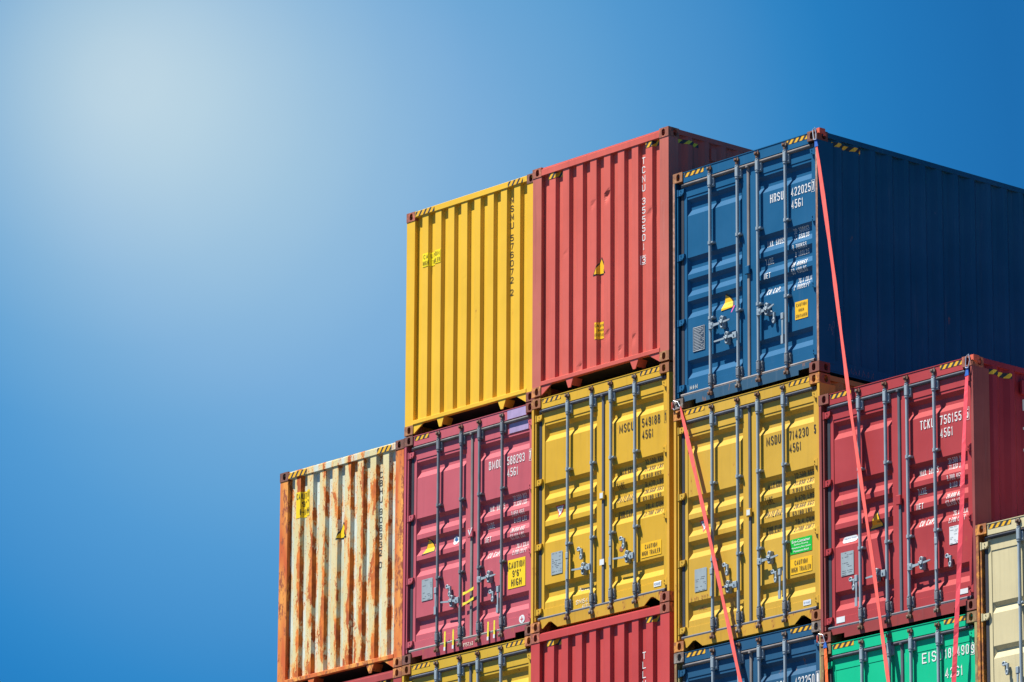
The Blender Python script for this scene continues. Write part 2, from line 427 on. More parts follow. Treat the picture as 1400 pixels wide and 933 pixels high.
# ------------------------------------------------------------------ container pieces
def casting(left):
    m = MB(); w, d, h = .162, .178, .118
    def face(o, u, v, du, dv, nrm, cu, cv, ru, rv, depth):
        # rectangle du x dv with an oval hole centred cu,cv
        n = 16; o, u, v, nrm = map(Vector, (o, u, v, nrm)); ring = []; outer = []
        for i in range(n):
            t = 2 * pi * i / n + pi / n
            cx, sx = cos(t), sin(t)
            ring.append((cu + ru * abs(cx) ** .7 * (1 if cx > 0 else -1), cv + rv * abs(sx) ** .7 * (1 if sx > 0 else -1)))
            k = min((du - cu) / cx if cx > 0 else cu / -cx, (dv - cv) / sx if sx > 0 else cv / -sx)
            outer.append((cu + cx * k, cv + sx * k))
        corners = [(du, dv), (0, dv), (0, 0), (du, 0)]
        P = lambda a, b, e=0.: o + u * a + v * b - nrm * e
        vs = [P(*p) for p in ring] + [P(*p) for p in outer] + [P(*p, depth) for p in ring] + [P(*c) for c in corners]
        fs = []
        for i in range(n):
            j = (i + 1) % n; extra = None
            a, b = outer[i], outer[j]
            if abs(a[0] - b[0]) > 1e-6 and abs(a[1] - b[1]) > 1e-6:
                extra = min(range(4), key=lambda q: (corners[q][0] - (a[0] + b[0]) / 2) ** 2 + (corners[q][1] - (a[1] + b[1]) / 2) ** 2)
            fs.append((i, n + i, n + j, j) if extra is None else (i, n + i, 3 * n + extra, n + j, j))
            fs.append((i, j, 2 * n + j, 2 * n + i))
        fs.append(tuple(2 * n + i for i in range(n)))
        m.add(vs, fs)
    xo = 0 if left else W; sg = 1 if left else -1
    face((min(xo, xo + sg * w), 0, 0), (1, 0, 0), (0, 0, 1), w, h, (0, -1, 0), .089 if left else w - .089, .059, .030, .044, .09)
    face((xo, 0, 0), (0, 1, 0), (0, 0, 1), d, h, (-sg, 0, 0), .112, .059, .030, .042, .08)
    xa, xb = sorted((xo, xo + sg * w))
    m.add([(xa, 0, 0), (xb, 0, 0), (xb, d, 0), (xa, d, 0)], [(0, 1, 2, 3)])
    m.add([(xa, 0, h), (xb, 0, h), (xb, d, h), (xa, d, h)], [(0, 1, 2, 3)])
    m.add([(xa, d, 0), (xb, d, 0), (xb, d, h), (xa, d, h)], [(0, 1, 2, 3)])
    xi = xo + sg * w
    m.add([(xi, 0, 0), (xi, d, 0), (xi, d, h), (xi, 0, h)], [(0, 1, 2, 3)])
    return m

def side_wall(H):
    m = MB(); ys = [.17]; y = .26
    while y < L - .3:
        for a in (0, .068, .140, .208):
            if y + a < L - .2: ys.append(y + a)
        y += SP
    ys.append(L - .17)
    vs = []
    zs = [.155, H - .055]
    rows = []
    for yy in ys:
        x = W - .008 - side_in(yy) if .26 <= yy < L - .2 else W - .008 - SD
        vs += [(x, yy, zs[0]), (x, yy, zs[1])]
    m.add(vs, [(2 * i, 2 * i + 2, 2 * i + 3, 2 * i + 1) for i in range(len(ys) - 1)])
    return m

def left_side_wall(H):
    m = side_wall(H); m.v = [(W - x, y, z) for x, y, z in m.v]; return m

def end_wall(H, dents, seed):
    m = MB(); rr = random.Random(seed); n = 88; z0, z1 = .175, H - .08
    ph = [(rr.uniform(1, 3), rr.uniform(0, 6), rr.uniform(2, 5), rr.uniform(0, 6)) for _ in range(3)]
    xs = []
    for a, b in zip(EB, EB[1:]):
        xs.append(a)
        if b - a > .05: xs += [a + (b - a) / 3, a + 2 * (b - a) / 3]
    xs.append(EB[-1])
    vs = []
    for i in range(n + 1):
        z = z0 + (z1 - z0) * i / n
        for x in xs:
            y = end_y(x) + sum(.0006 * sin(a * z + b + c * x + d) for a, b, c, d in ph)
            for dx, dz, r, dep in dents:
                y += dep * math.exp(-(((x - dx) / (r * .8)) ** 2 + ((H - z - dz + .5 * (x - dx)) / (r * (.55 if H - z - dz < 0 else 1.6))) ** 2))
            vs.append((x, y, z))
    k = len(xs)
    m.add(vs, [(i * k + j, i * k + j + 1, (i + 1) * k + j + 1, (i + 1) * k + j) for i in range(n) for j in range(k - 1)])
    return m

def door_leaf(side, kind, H):
    m = MB(); x0, x1, a, b = LEAF[side]
    xs = [x0, a - .002, a, a + .03, b - .03, b, b + .002, x1]
    zs = [.165, .3105, .312]
    for p, q in REC[kind]:
        if q < H - .28: zs += [p, p + .045, q - .074, q]
    zs += [H - .275, H - .272, H - .165]
    zs = sorted(zs)
    def yy(x, z):
        return door_y(x, z, kind, H)
    vs = [(x, yy(x, z), H - z) for z in zs for x in xs]; k = len(xs)
    fs = []
    for i in range(len(zs) - 1):
        for j in range(k - 1):
            q = (i * k + j, (i + 1) * k + j, (i + 1) * k + j + 1, i * k + j + 1); d = [vs[n][1] for n in q]
            if max(d) - min(d) > .02 and abs(d[0] + d[2] - d[1] - d[3]) > .005:      # pressed corner: crease through its deepest point
                n = d.index(max(d)) % 2
                fs += [(q[0], q[1], q[2]), (q[0], q[2], q[3])] if n == 0 else [(q[1], q[2], q[3]), (q[1], q[3], q[0])]
            else: fs.append(q)
    m.add(vs, fs)
    # the leaf's edges give it thickness
    zt, zb = H - .165, .165
    for xx in (x0, x1):
        m.add([(xx, DY, zb), (xx, DY + .05, zb), (xx, DY + .05, zt), (xx, DY, zt)], [(0, 1, 2, 3)])
    m.add([(x0, DY, zt), (x1, DY, zt), (x1, DY + .05, zt), (x0, DY + .05, zt)], [(0, 1, 2, 3)])
    m.add([(x0, DY, zb), (x1, DY, zb), (x1, DY + .05, zb), (x0, DY + .05, zb)], [(0, 1, 2, 3)])
    m.add([(x0, DY + .1, zb), (x1, DY + .1, zb), (x1, DY + .1, zt), (x0, DY + .1, zt)], [(0, 1, 2, 3)])
    return m

BARX = [.640, 1.070, 1.408, 1.830]; BY = .016; BR = .0195
def bar_mesh(x, H):
    m = MB(); m.cyl((x, BY, .085), (x, BY, H - .07), BR, 16)
    for z in (H - .285, .315):       # collars where the bar enters its housings
        m.cyl((x, BY, z - .008), (x, BY, z + .008), BR + .007, 14)
    return m
def guide_mesh(x, z):
    m = MB(); m.box(x - .030, x + .056, BY - .012, DY + .006, z - .012, z + .012, .004)
    m.cyl((x, BY, z - .019), (x, BY, z + .019), BR + .0075, 14)
    m.cyl((x + .042, BY - .018, z), (x + .042, BY - .008, z), .007, 8)
    return m
def housing_mesh(x, z0, z1):
    m = MB(); m.box(x - .033, x + .052, BY + .008, DY + .004, z0, z1, .004)
    m.box(x - .024, x + .030, BY - .026, BY + .012, z0 + .012, z1 - .010, .008)
    for zz in (z0 + .02, z1 - .02):
        for dx in (-.027, .045): m.cyl((x + dx, BY + .002, zz), (x + dx, BY + .010, zz), .007, 8)
    m.cyl((x, BY, z0 - .006), (x, BY, z0 + .006), BR + .008, 14); m.cyl((x, BY, z1 - .006), (x, BY, z1 + .006), BR + .008, 14)
    return m
def keeper_mesh(x, z, up):
    m = MB(); s = 1 if up else -1
    m.cyl((x, BY, z - s * .050), (x, BY, z + s * .020), .025, 12)
    m.box(x - .034, x - .008, BY - .028, DY - .01, z - .012, z + .014, .004)
    m.box(x + .006, x + .040, BY - .024, DY - .01, z - .018, z + .012, .004)
    m.box(x - .020, x + .016, BY - .036, BY - .004, z + s * .004 - .01, z + s * .004 + .012, .004)
    m.cyl((x + .028, BY - .016, z - .005), (x + .028, BY - .016, z + s * .03), .009, 8)
    m.cyl((x - .024, BY - .020, z - .005), (x - .024, BY - .020, z + s * .027), .008, 8)
    m.box(x + .018, x + .048, BY, DY, z - s * .075 - .02, z - s * .075 + .02)
    return m
def handle_mesh(x, z, xe, ze):
    m = MB(); s = 1 if xe > x else -1
    if abs(xe - x) < .2:          # hanging down beside its bar
        xx = xe
        m.box(xx - .022, xx + .022, BY - .030, BY - .004, z - .04, z + .035, .004)
        m.prism([(xx - .014, z - .03), (xx - .009, z - .16), (xx - .012, ze), (xx + .012, ze), (xx + .009, z - .16), (xx + .016, z - .03)], BY - .024, BY - .012)
        m.prism([(xx - .018, ze + .0), (xx - .018, ze + .10), (xx + .018, ze + .10), (xx + .018, ze)], BY - .030, BY - .020)
        return m
    m.box(min(x, x + s * .07), max(x, x + s * .07), BY - .034, BY - .012, z - .042, z + .034, .004)
    m.cyl((x + s * .045, BY - .044, z), (x + s * .045, BY - .030, z), .010, 8)
    xm = x + s * .10
    pts = [(x + s * .03, z + .026), (xm, z + .016), (xm + s * .10, z + .010 + (ze - z) * .4), (xe, ze + .009), (xe + s * .012, ze), (xe, ze - .009),
           (xm + s * .10, z - .014 + (ze - z) * .4), (xm, z - .014), (x + s * .03, z - .030)]
    if s > 0: pts = pts[::-1]
    m.prism(pts, BY - .026, BY - .014)
    return m
def catch_mesh(x, z):             # closed handle catch
    m = MB(); m.box(x - .022, x + .020, BY - .004, DY + .006, z - .075, z + .070, .005)
    m.torus((x, BY - .016, z + .040), .020, .008, sz=1.2); m.torus((x, BY - .014, z - .040), .020, .009, sz=1.5)
    m.box(x - .030, x + .030, BY - .034, BY - .006, z - .014, z + .016, .004)
    m.cyl((x - .035, BY - .022, z + .012), (x + .012, BY - .03, z - .02), .009, 8)
    return m
def open_catch_mesh(x, z):        # hasp hanging open
    m = MB(); m.torus((x - .055, DY - .018, z + .050), .021, .009); m.box(x - .07, x - .035, DY - .02, DY + .006, z + .03, z + .07, .003)
    m.box(x - .04, x + .01, DY - .03, DY - .010, z + .025, z + .048, .003)
    m.box(x - .008, x + .018, DY - .036, DY - .010, z - .085, z + .045, .004)
    m.torus((x + .004, DY - .034, z - .055), .016, .008, sz=1.6)
    return m
def hinge_mesh(x, z, left):
    m = MB(); s = 1 if left else -1
    a, b = .045, .125
    pts = [(a, z - .036), (b, z - .040), (b + .035, z - .008), (b + .04, z + .036), (a, z + .032)]
    if not left: pts = [(W + .022 - p, q) for p, q in pts][::-1]
    m.prism(pts, .022, DY + .012)
    xp = .062 if left else W - .062
    m.cyl((xp, .028, z - .046), (xp, .028, z + .042), .015, 10)
    for dz in (-.02, .02):
        xb = .112 if left else W - .112
        m.cyl((xb, .014, z + dz), (xb, .024, z + dz), .008, 6)
    return m

def door_sill(kind, H):
    m = MB(); x0, x1 = .155, W - .155; zt, zb = .150, .014
    if kind == 'arch':     # triangular cut-outs with a peak
        pts = [(x0, zt), (x0, .05), (.193, .03), (.30, .098), (.345, .098), (.46, zb)]
        mir = [(W - x, z) for x, z in reversed(pts)]
        poly = pts + mir
    else:
        pts = [(x0, zt), (x0, .075), (.36, .075), (.36, zb + .006)]
        poly = pts + [(W - x, z) for x, z in reversed(pts)]
    m.prism(poly, .022, .032)
    m.box(x0, x1, .032, .13, .112, zt)
    if kind == 'arch':
        m.box(.47, W - .47, .032, .13, zb, .03)
    return m

CONTAINERS = []
def container(X, Y, ZT, H, label, group='stacked shipping containers'):
    e = bpy.data.objects.new('shipping_container', None); C.objects.link(e)
    e.location = (X, Y, ZT - H + CAM_Z); e.empty_display_size = .5
    e['label'] = label; e['category'] = 'shipping container'; e['group'] = group; e['kind'] = 'thing'
    CONTAINERS.append(e)
    return e

def shell(root, H, body, cast, post, rail=None, endwall=False, mesh_key='', side=None, castings=None):
    """frame and skins that both container ends share"""
    side = side or body; rail = rail or body
    for lf in (True, False):
        for top in (False, True):
            me = cached('corner_casting' + ('_l' if lf else '_r'), lambda: casting(lf))
            mm = (castings or {}).get(('T' if top else 'B') + ('L' if lf else 'R'), cast)
            o = link('corner_casting', me, mm, root); o.location = (0, 0, H - .118 if top else 0)
            ob = link('corner_casting', cached('corner_casting' + ('_r' if lf else '_l'), lambda: casting(not lf)), cast, root)
            ob.location = (W, L, H - .118 if top else 0); ob.rotation_euler = (0, 0, pi)
        xa = 0. if lf else W
        s = 1 if lf else -1
        def pm():
            m = MB()
            if endwall:
                m.box(*sorted((xa + s * .004, xa + s * .160)), .006, .165, .118, H - .118)
            else:
                m.box(*sorted((xa + s * .002, xa + s * .040)), .004, .262, .118, H - .118)
                m.box(*sorted((xa + s * .040, xa + s * (.10 if lf else .06))), .085, .20, .118, H - .118)
                if lf: m.box(xa + .040, xa + .068, .020, .085, .14, H - .20)
            return m
        link('corner_post', cached(f'corner_post_{lf}_{endwall}_{H}', pm), post, root)
        def pb():
            return MB().box(*sorted((xa + s * .004, xa + s * .14)), L - .165, L - .006, .118, H - .118)
        link('corner_post', cached(f'rear_corner_post_{lf}_{H}', pb), side, root)
        def tr():
            m = MB(); m.box(*sorted((xa + s * .004, xa + s * .064)), .178, L - .178, H - .066, H - .006); return m
        link('top_side_rail', cached(f'top_side_rail_{lf}_{H}', tr), side, root)
        def br():
            m = MB(); m.box(*sorted((xa + s * .006, xa + s * .056)), .178, L - .178, .04, .165)
            m.box(*sorted((xa + s * .010, xa + s * .12)), .178, L - .178, .018, .040); return m
        link('bottom_side_rail', cached(f'bottom_side_rail_{lf}_{H}', br), side, root)
    link('side_wall', cached(f'side_wall_r_{H}', lambda: side_wall(H)), side, root)
    link('side_wall', cached(f'side_wall_l_{H}', lambda: left_side_wall(H)), side, root)
    link('roof', cached(f'roof_{H}', lambda: MB().box(.03, W - .03, .03, L - .03, H - .045, H - .022)), side, root)
    link('rear_wall', cached(f'rear_wall_{H}', lambda: MB().box(.14, W - .14, L - .06, L - .02, .1, H - .05)), side, root)
    def fl():
        m = MB(); m.box(.05, W - .05, .10, L - .06, .16, .175)
        y = .55
        while y < L - .3: m.box(.056, W - .056, y, y + .045, .04, .16); y += .61
        return m
    link('floor', cached('floor', fl), MAT['floor'], root)

def decal(root, name, kind, H, pts, mat, off=.004, label=None):
    o = link(name, drape(poly_mesh(name, pts), kind, H, off), mat, root)
    if label: o['label'] = label
    return o
def rect(x0, x1, z0, z1): return [(x0, z0), (x1, z0), (x1, z1), (x0, z1)]
def letters(parent, name, kind, H, items, mat, off=.004, extra=()):
    o = None
    for s, x0, x1, z0, z1, bold in items:
        me = text_mesh(s, x0, x1, z0, z1, bold); me.name = name
        o = link(name, drape(me, kind, H, off), mat, parent)
    if extra: link('check_digit_frame', drape(join_meshes('check_digit_frame', list(extra)), kind, H, off), mat, parent)
    return o

def end_container(col, X, Y, ZT, H, label, body, cast, post, number, ink, rail_top=(-.012, -.088), dents=(), haz='rail', hz='haz', seed=1, txt=(-.20, -1.455), boxed=False, side=None, castings=None):
    root = container(X, Y, ZT, H, label)
    shell(root, H, body, cast, post, endwall=True, side=side, castings=castings)
    link('end_wall', end_wall(H, dents, seed).mesh('end_wall'), body, root)
    a, b = rail_top
    m = MB(); m.box(.160, W - .160, .001, .06, H + b, H + a, .004); m.box(.160, W - .160, .02, .06, H + a, H - .008)
    link('top_end_rail', m.mesh('top_end_rail'), body, root)
    m = MB(); m.box(.160, W - .160, -.001, .055, H - 2.775 + (0), H - 2.722, .004) if H > 2.8 else m.box(.160, W - .160, -.001, .055, .12, .175, .004)
    zb = H - 2.775 if H > 2.8 else .12
    for xc, w0 in ((.675, .068), (1.825, .075)):
        m.prism([(xc - w0 + .012, zb - .03), (xc - .022, .004), (xc + .022, .004), (xc + w0 - .012, zb - .03), (xc + w0, zb), (xc - w0, zb)], .008, .022)
        m.prism([(xc + .030, .03), (xc + w0, zb), (xc + w0 - .014, zb)], .022, .16)
    m.prism([(.160, zb), (.160, .006), (.170, .006), (.365, zb)], .010, .024)
    m.prism([(W - .365, zb), (W - .170, .006), (W - .160, .006), (W - .160, zb)], .010, .024)
    link('bottom_end_rail', m.mesh('bottom_end_rail'), body, root)
    # hazard tape
    if haz == 'rail':
        for x0, x1 in ((.175, .535), (1.925, 2.20)):
            me = poly_mesh('hazard_tape', rect(x0, x1, b + .006, a - .006))
            for v in me.vertices: v.co = Vector((v.co.x, -.003, H + v.co.z))
            link('hazard_tape', me, MAT[hz], root)
    else:
        for x0, x1 in ((.235, .515), (1.985, 2.275)):
            decal(root, 'hazard_tape', 'end', H, rect(x0, x1, b - .072, b - .002), MAT['haz'], .003)
    # number painted down the last-but-one valley
    if number:
        units = sum(.45 if c == ' ' else 1 for c in number); n = units
        z0, z1 = txt; items = []; step = (z1 - z0) / (n - .25); xc = 1.948; i = 0
        for ch in number:
            if ch == ' ': i += .45; continue
            zt = z0 + step * i; hw = .029 if ch not in '1I' else .008
            items.append((ch, xc - hw, xc + hw, zt + step * .74, zt, .0)); i += 1
        me = join_meshes('container_number', [text_mesh(*q) for q in items])
        link('container_number', drape(me, 'end', H, .0035), ink, root)
        if boxed: letters(root, 'container_number', 'end', H, (), ink, .0035,
                extra=box_outline(xc - .042, xc + .042, z0 + step * (n - 1 + .86), z0 + step * (n - 1 - .12)))
    return root

def fin_pts(xl, xr, zb, zt, ax=None):      # curved-backed warning triangle
    w, h = xr - xl, zt - zb
    if ax is not None:
        return [(xl, zb), (xr, zb + h * .06), (xr - w * .02 + (ax - xr) * .12, zb + h * .34), (ax + (xr - ax) * .62, zb + h * .62), (ax + (xr - ax) * .34, zb + h * .84), (ax, zt),
                (ax + (xl - ax) * .26, zb + h * .70), (ax + (xl - ax) * .58, zb + h * .36), (ax + (xl - ax) * .84, zb + h * .12)]
    return [(xl, zb), (xl + w * .5, zb + h * .02), (xr, zb + h * .08), (xr - w * .02, zb + h * .35), (xr - w * .12, zb + h * .62), (xr - w * .27, zb + h * .85), (xl + w * .50, zt), (xl + w * .39, zb + h * .72), (xl + w * .22, zb + h * .38), (xl + w * .10, zb + h * .14)]
def grow(pts, k):
    cx = sum(p[0] for p in pts) / len(pts); cz = sum(p[1] for p in pts) / len(pts)
    return [(cx + (x - cx) * k, cz + (z - cz) * k) for x, z in pts]

def door_container(X, Y, ZT, H, label, body, cast, post, kind='five', sill='rect', gasket='gasket', bars='galv', haz='haz', handles=(), catches=(), opens=(), hinges=(.243, 1.045, 1.846, 2.648), side=None, castings=None, jgask='gasket_dark', barx=None, sillmat=None, tape=((.185, .515), (1.925, 2.262)), header=True):
    root = container(X, Y, ZT, H, label)
    shell(root, H, body, cast, post, side=side, castings=castings)
    m = MB(); m.box(.158, W - .158, .014, .09, H - .142, H - .010, .004); m.box(.158, W - .158, .008, .014, H - .018, H - .010)
    link('door_header', cached(f'door_header_{H}', lambda: m), body, root)
    link('door_sill', cached(f'door_sill_{sill}', lambda: door_sill(sill, H)), sillmat or body, root)
    hd = {}
    for sd in (0, 1):
        hd[sd] = link('door', cached(f'door_{sd}_{kind}_{H}', lambda: door_leaf(sd, kind, H)), body, root)
    # rubber: top and bottom seals with side seals
    def gk():
        m = MB(); m.cyl((.135, .036, H - .160), (W - .135, .036, H - .160), .021, 10); m.box(.10, W - .10, .04, .07, H - .182, H - .142); return m
    link('top_seal', cached(f'top_seal_{H}', gk), MAT[gasket], root)
    def gb():
        m = MB(); m.cyl((.105, .036, .158), (W - .105, .036, .158), .017, 10); m.cyl((.105, .030, .146), (W - .105, .030, .146), .009, 8); m.box(.10, W - .10, .04, .07, .142, .175); return m
    link('bottom_seal', cached('bottom_seal', gb), MAT[gasket], root)
    def gv():
        m = MB(); m.box(1.222, 1.264, .034, .06, .165, H - .15, .006); m.box(1.2245, 1.2635, .06, .099, .165, H - .165); m.cyl((1.243, .034, H - .16), (1.243, .034, H - .19), .026, 10); return m
    link('centre_seal', cached(f'centre_seal_{H}', gv), MAT[gasket], root)
    def gs(lf):
        m = MB(); xa = 0. if lf else W; s = 1 if lf else -1
        m.box(*(sorted((xa + s * .098, xa + s * .1415)) if lf else sorted((xa + s * .045, xa + s * .0655))), .046, .12, .150, H - .150); return m
    for lf in (True, False):
        link('side_seal', cached(f'side_seal_{lf}_{H}', lambda: gs(lf)), MAT[jgask], root)
        for z in hinges:
            if z < H - .15:
                link('hinge', cached(f'hinge_{lf}_{z}_{H}', lambda: hinge_mesh(0, H - z, lf)), body, hd[0 if lf else 1])
    barobj = []
    bx = barx or BARX; bk = '' if barx is None else str(barx)
    for i, x in enumerate(bx):
        b = link('locking_bar', cached(f'locking_bar_{i}_{H}{bk}', lambda: bar_mesh(x, H)), MAT[bars], root); barobj.append(b)
        for z in (.978, 1.895):
            if z < H - .4: link('bar_guide', cached(f'bar_guide_{i}_{z}_{H}{bk}', lambda: guide_mesh(x, H - z)), MAT[bars], b)
        link('bar_housing', cached(f'bar_housing_t{i}_{H}{bk}', lambda: housing_mesh(x, H - .285, H - .135)), MAT[bars], b)
        link('bar_housing', cached(f'bar_housing_b{i}{bk}', lambda: housing_mesh(x, .190, .310)), MAT['galv_dull'], b)
        link('cam_keeper', cached(f'cam_keeper_t{i}_{H}{bk}', lambda: keeper_mesh(x, H - .065, True)), MAT['keeper'], b)
        link('cam_keeper', cached(f'cam_keeper_b{i}{bk}', lambda: keeper_mesh(x, .090, False)), MAT['keeper'], b)
    for i, z, xe, ze in handles:
        link('handle', handle_mesh(bx[i], H + z, xe, H + ze).mesh('handle'), MAT['galv'], barobj[i])
    for x, z in catches:
        link('handle_catch', catch_mesh(x, H + z).mesh('handle_catch'), MAT['galv'], hd[0 if x < 1.22 else 1])
    for x, z in opens:
        link('handle_catch', open_catch_mesh(x, H + z).mesh('handle_catch'), MAT['galv'], hd[0 if x < 1.22 else 1])
    for x0, x1 in tape:
        me = poly_mesh('hazard_tape', rect(x0, x1, -.075, -.022))
        for v in me.vertices: v.co = Vector((v.co.x, .0115, H + v.co.z))
        link('hazard_tape', me, MAT[haz], root)
    return root, hd, barobj

def door_marks(door, kind, H, owner, digits, check, code, rows, ink, dz=0., boxed=True, zt=-.590, zb=-.695, own=(1.545, 1.780), num=(1.883, 2.200), chk=2.308):
    ex = box_outline(chk - .027, chk + .030, zb + dz - .02, zt + dz + .02, .004) if boxed else []
    letters(door, 'container_number', kind, H, [(owner, own[0], own[1], zb + dz, zt + dz, .0), (digits, num[0], num[1], zb + dz, zt + dz, .0),
            (check, chk - .014, chk + .016, zb + dz, zt + dz, .0), (code, num[0] + .004, num[0] + .195, zb + dz - .150, zt + dz - .150, .0)], ink, .004, ex)
    items = []
    for s, x0, x1, z0, z1 in rows: items.append((s, x0, x1, z0, z1, .0))
    letters(door, 'weight_panel_text', kind, H, items, ink, .004)

def rows_a(a, b, c, d, names, unit=' ', cu=('76.4 CU.M', '2.700 CU.FT')):
    return [(names[0], 1.510, 1.800, -1.215, -1.140), (names[1], 1.480, 1.615, -1.425, -1.358), (names[2], 1.490, 1.595, -1.605, -1.535), (names[3], 1.520, 1.745, -1.800, -1.728),
            (a[0], 1.955, 2.205, -1.150, -1.092), (a[1], 1.965, 2.205, -1.225, -1.168),
            (b[0], 1.960, 2.195, -1.350, -1.292), (b[1], 1.970, 2.200, -1.428, -1.370),
            (c[0], 1.950, 2.195, -1.555, -1.497), (c[1], 1.940, 2.190, -1.635, -1.577),
            (cu[0], 2.020, 2.240, -1.758, -1.700), (cu[1], 1.980, 2.235, -1.838, -1.780)]
def rows_b(a, b, c, names, cu=('76.4 CUM', '2.700 CUFT')):
    r = [(names[0], 1.490, 1.790, -1.205, -1.130), (names[1], 1.470, 1.600, -1.385, -1.305), (names[2], 1.480, 1.740, -1.545, -1.462), (names[3], 1.465, 1.720, -1.735, -1.650)]
    z = -1.095
    for s in (a[0], a[1], b[0], b[1], c[0], c[1], cu[0], cu[1]):
        r.append((s, 1.930, 2.245, z - .055, z)); z -= .0905
    return r

def plate(door, kind, H, x0, x1, z0, z1, mat='plate', dark=False, n=9, label=None):
    o = decal(door, 'data_plate', kind, H, rect(x0, x1, z0, z1), MAT['plate_dark'] if dark else MAT[mat], .006, label)
    lines = []; rr = random.Random(int(x0 * 1000) + n)
    w, h = x1 - x0, z1 - z0
    k = n if dark else 12
    for i in range(k):
        zc = z0 + h * (i + .6) / (k + .2); a = x0 + w * .08
        while a < x1 - w * .15:
            l = (rr.uniform(.05, .35) if not dark else rr.uniform(.45, .85)) * w; bq = min(a + l, x1 - w * .08)
            if dark or rr.random() < .45: lines.append(poly_mesh('l', rect(a, bq, zc - h * .010, zc + h * .010)))
            a = bq + w * rr.uniform(.04, .2)
    if lines:
        if dark: lines += box_outline(x0 + .004, x1 - .004, z0 + .004, z1 - .004, .005)
        link('plate_print', drape(join_meshes('plate_print', lines), kind, H, .008), MAT['pale_print'] if dark else MAT['grey_print'], o)
    return o

def side_tape(root, H, y0, y1, z0=-.105, h=.062, dz=0.):
    me = poly_mesh('hazard_tape', rect(y0, y1, z0 - h, z0)); o = link('hazard_tape', drape(me, 'side', H, .003), MAT['haz_side'], root)

def scribble(parent, pts_fn, mat, r=.004, name='graffiti'):
    m = MB()
    for pts in pts_fn: m.path(pts, r, 5)
    return link(name, m.mesh(name), mat, parent)

# ------------------------------------------------------------------ where each stack stands (metres, fitted to the photograph)
XC = dict(A=-55.112, B=-52.557, C=-50.078, D=-47.408, E=-44.941, F=-42.473)
YC = dict(A=44.846, B=44.751, C=44.663, D=44.518, E=44.471, F=44.440)
ZT = dict(A1=17.895, A2=14.983, B0=20.779, B1=17.867, B2=14.958, C0=20.775, C1=17.850, C2=14.939, D0=20.079, D1=17.164, D2=14.256, E1=16.864, E2=13.950, F1=14.899)
def at(n): return XC[n[0]], YC[n[0]], ZT[n]

# paints
P = {}
P['A1'] = rust_streaked(); P['A1post'] = rust_post()
P['A2'] = paint('faded_red_paint', (.34, .055, .05), 31, .3)
P['B0'] = paint('bright_yellow_paint', (.70, .42, .032), 32, .10, .3, fade=.06)
P['B1'] = paint('rose_red_paint', (.45, .094, .116), 33, .16, .6, fade=.10)
P['B2'] = paint('mustard_paint', (.52, .33, .026), 34, .2, .5)
P['C0'] = paint('salmon_red_paint', (.55, .106, .077), 35, .20, .75, fade=.10)
P['C0post'] = paint('worn_salmon_post', (.46, .125, .090), 62, .45, 1.1, fade=.12)
P['C1'] = paint('yellow_paint', (.57, .335, .024), 36, .30, .65, fade=.08)
P['C2'] = paint('brick_red_paint', (.46, .055, .050), 37, .14, .4)
P['D0'] = paint('ocean_blue_paint', (.009, .090, .200), 38, .05, .4, fade=.10, rough=.38)
P['D0side'] = paint('shaded_blue_side_paint', (.001, .074, .160), 39, .05, .8, fade=.14, rough=.36)  # the same blue as the doors, its shade darkened into the colour
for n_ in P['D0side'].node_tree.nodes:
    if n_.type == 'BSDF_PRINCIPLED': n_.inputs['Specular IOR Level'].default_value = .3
P['D1'] = paint('golden_yellow_paint', (.52, .315, .036), 40, .30, .65, fade=.08)
P['D2'] = paint('steel_blue_paint', (.014, .075, .155), 41, .08, .45, fade=.10)
P['E1'] = paint('carmine_paint', (.36, .042, .044), 42, .12, .5, fade=.12)
P['E1side'] = paint('shaded_carmine_side_paint', (.30, .022, .034), 43, .16, .6, fade=.14)  # carmine of the doors with the shaded side's darkness put into the colour
P['E1post'] = paint('scratched_maroon_post', (.27, .060, .052), 63, .45, 1.6, fade=.2)
P['E2'] = paint('bright_green_paint', (.003, .43, .21), 44, .08, .3, fade=.06)
P['F1'] = paint('cream_paint', (.55, .48, .28), 45, .14, .75, fade=.10)
P['dark_yellow_side'] = paint('rust_streaked_yellow_side', (.42, .24, .04), 46, .65, .8)
K = {}
K['red'] = rusty('red_rust_casting', (.55, .14, .08), 51, .35, (.24, .07, .04))
K['brown'] = rusty('brown_rust_casting', (.24, .085, .055), 52, .4, (.13, .05, .035))
K['orange'] = rusty('orange_rust_casting', (.58, .22, .06), 53, .4, (.24, .075, .03))
K['tan'] = rusty('tan_casting', (.42, .22, .085), 54, .35, (.26, .10, .04))
K['ochre'] = rusty('ochre_casting', (.52, .28, .05), 55, .55, (.26, .09, .03))
K['maroon'] = rusty('maroon_casting', (.26, .045, .04), 56, .5, (.17, .05, .03))
K['olive'] = rusty('olive_casting', (.30, .26, .10), 57, .5, (.22, .12, .05))
K['greybrown'] = rusty('grey_casting', (.24, .22, .19), 58, .4, (.13, .09, .07))
K['amber'] = rusty('amber_casting', (.60, .24, .035), 59, .4, (.30, .10, .03))
K['tanpost'] = rusty('tan_post_edge', (.40, .23, .17), 60, .3, (.26, .13, .08))
K['goldpost'] = paint('rust_scarred_yellow_post', (.60, .33, .035), 61, .7, .6)

P['D0sill'] = paint('rust_stained_blue_sill', (.03, .085, .145), 71, .62, .9)
P['C1sill'] = paint('rust_stained_yellow_sill', (.50, .28, .025), 72, .78, .9)
P['E1sill'] = paint('rust_stained_red_sill', (.27, .045, .040), 73, .45, .9)
P['B1sill'] = paint('rust_stained_rose_sill', (.34, .060, .075), 74, .5, .9)
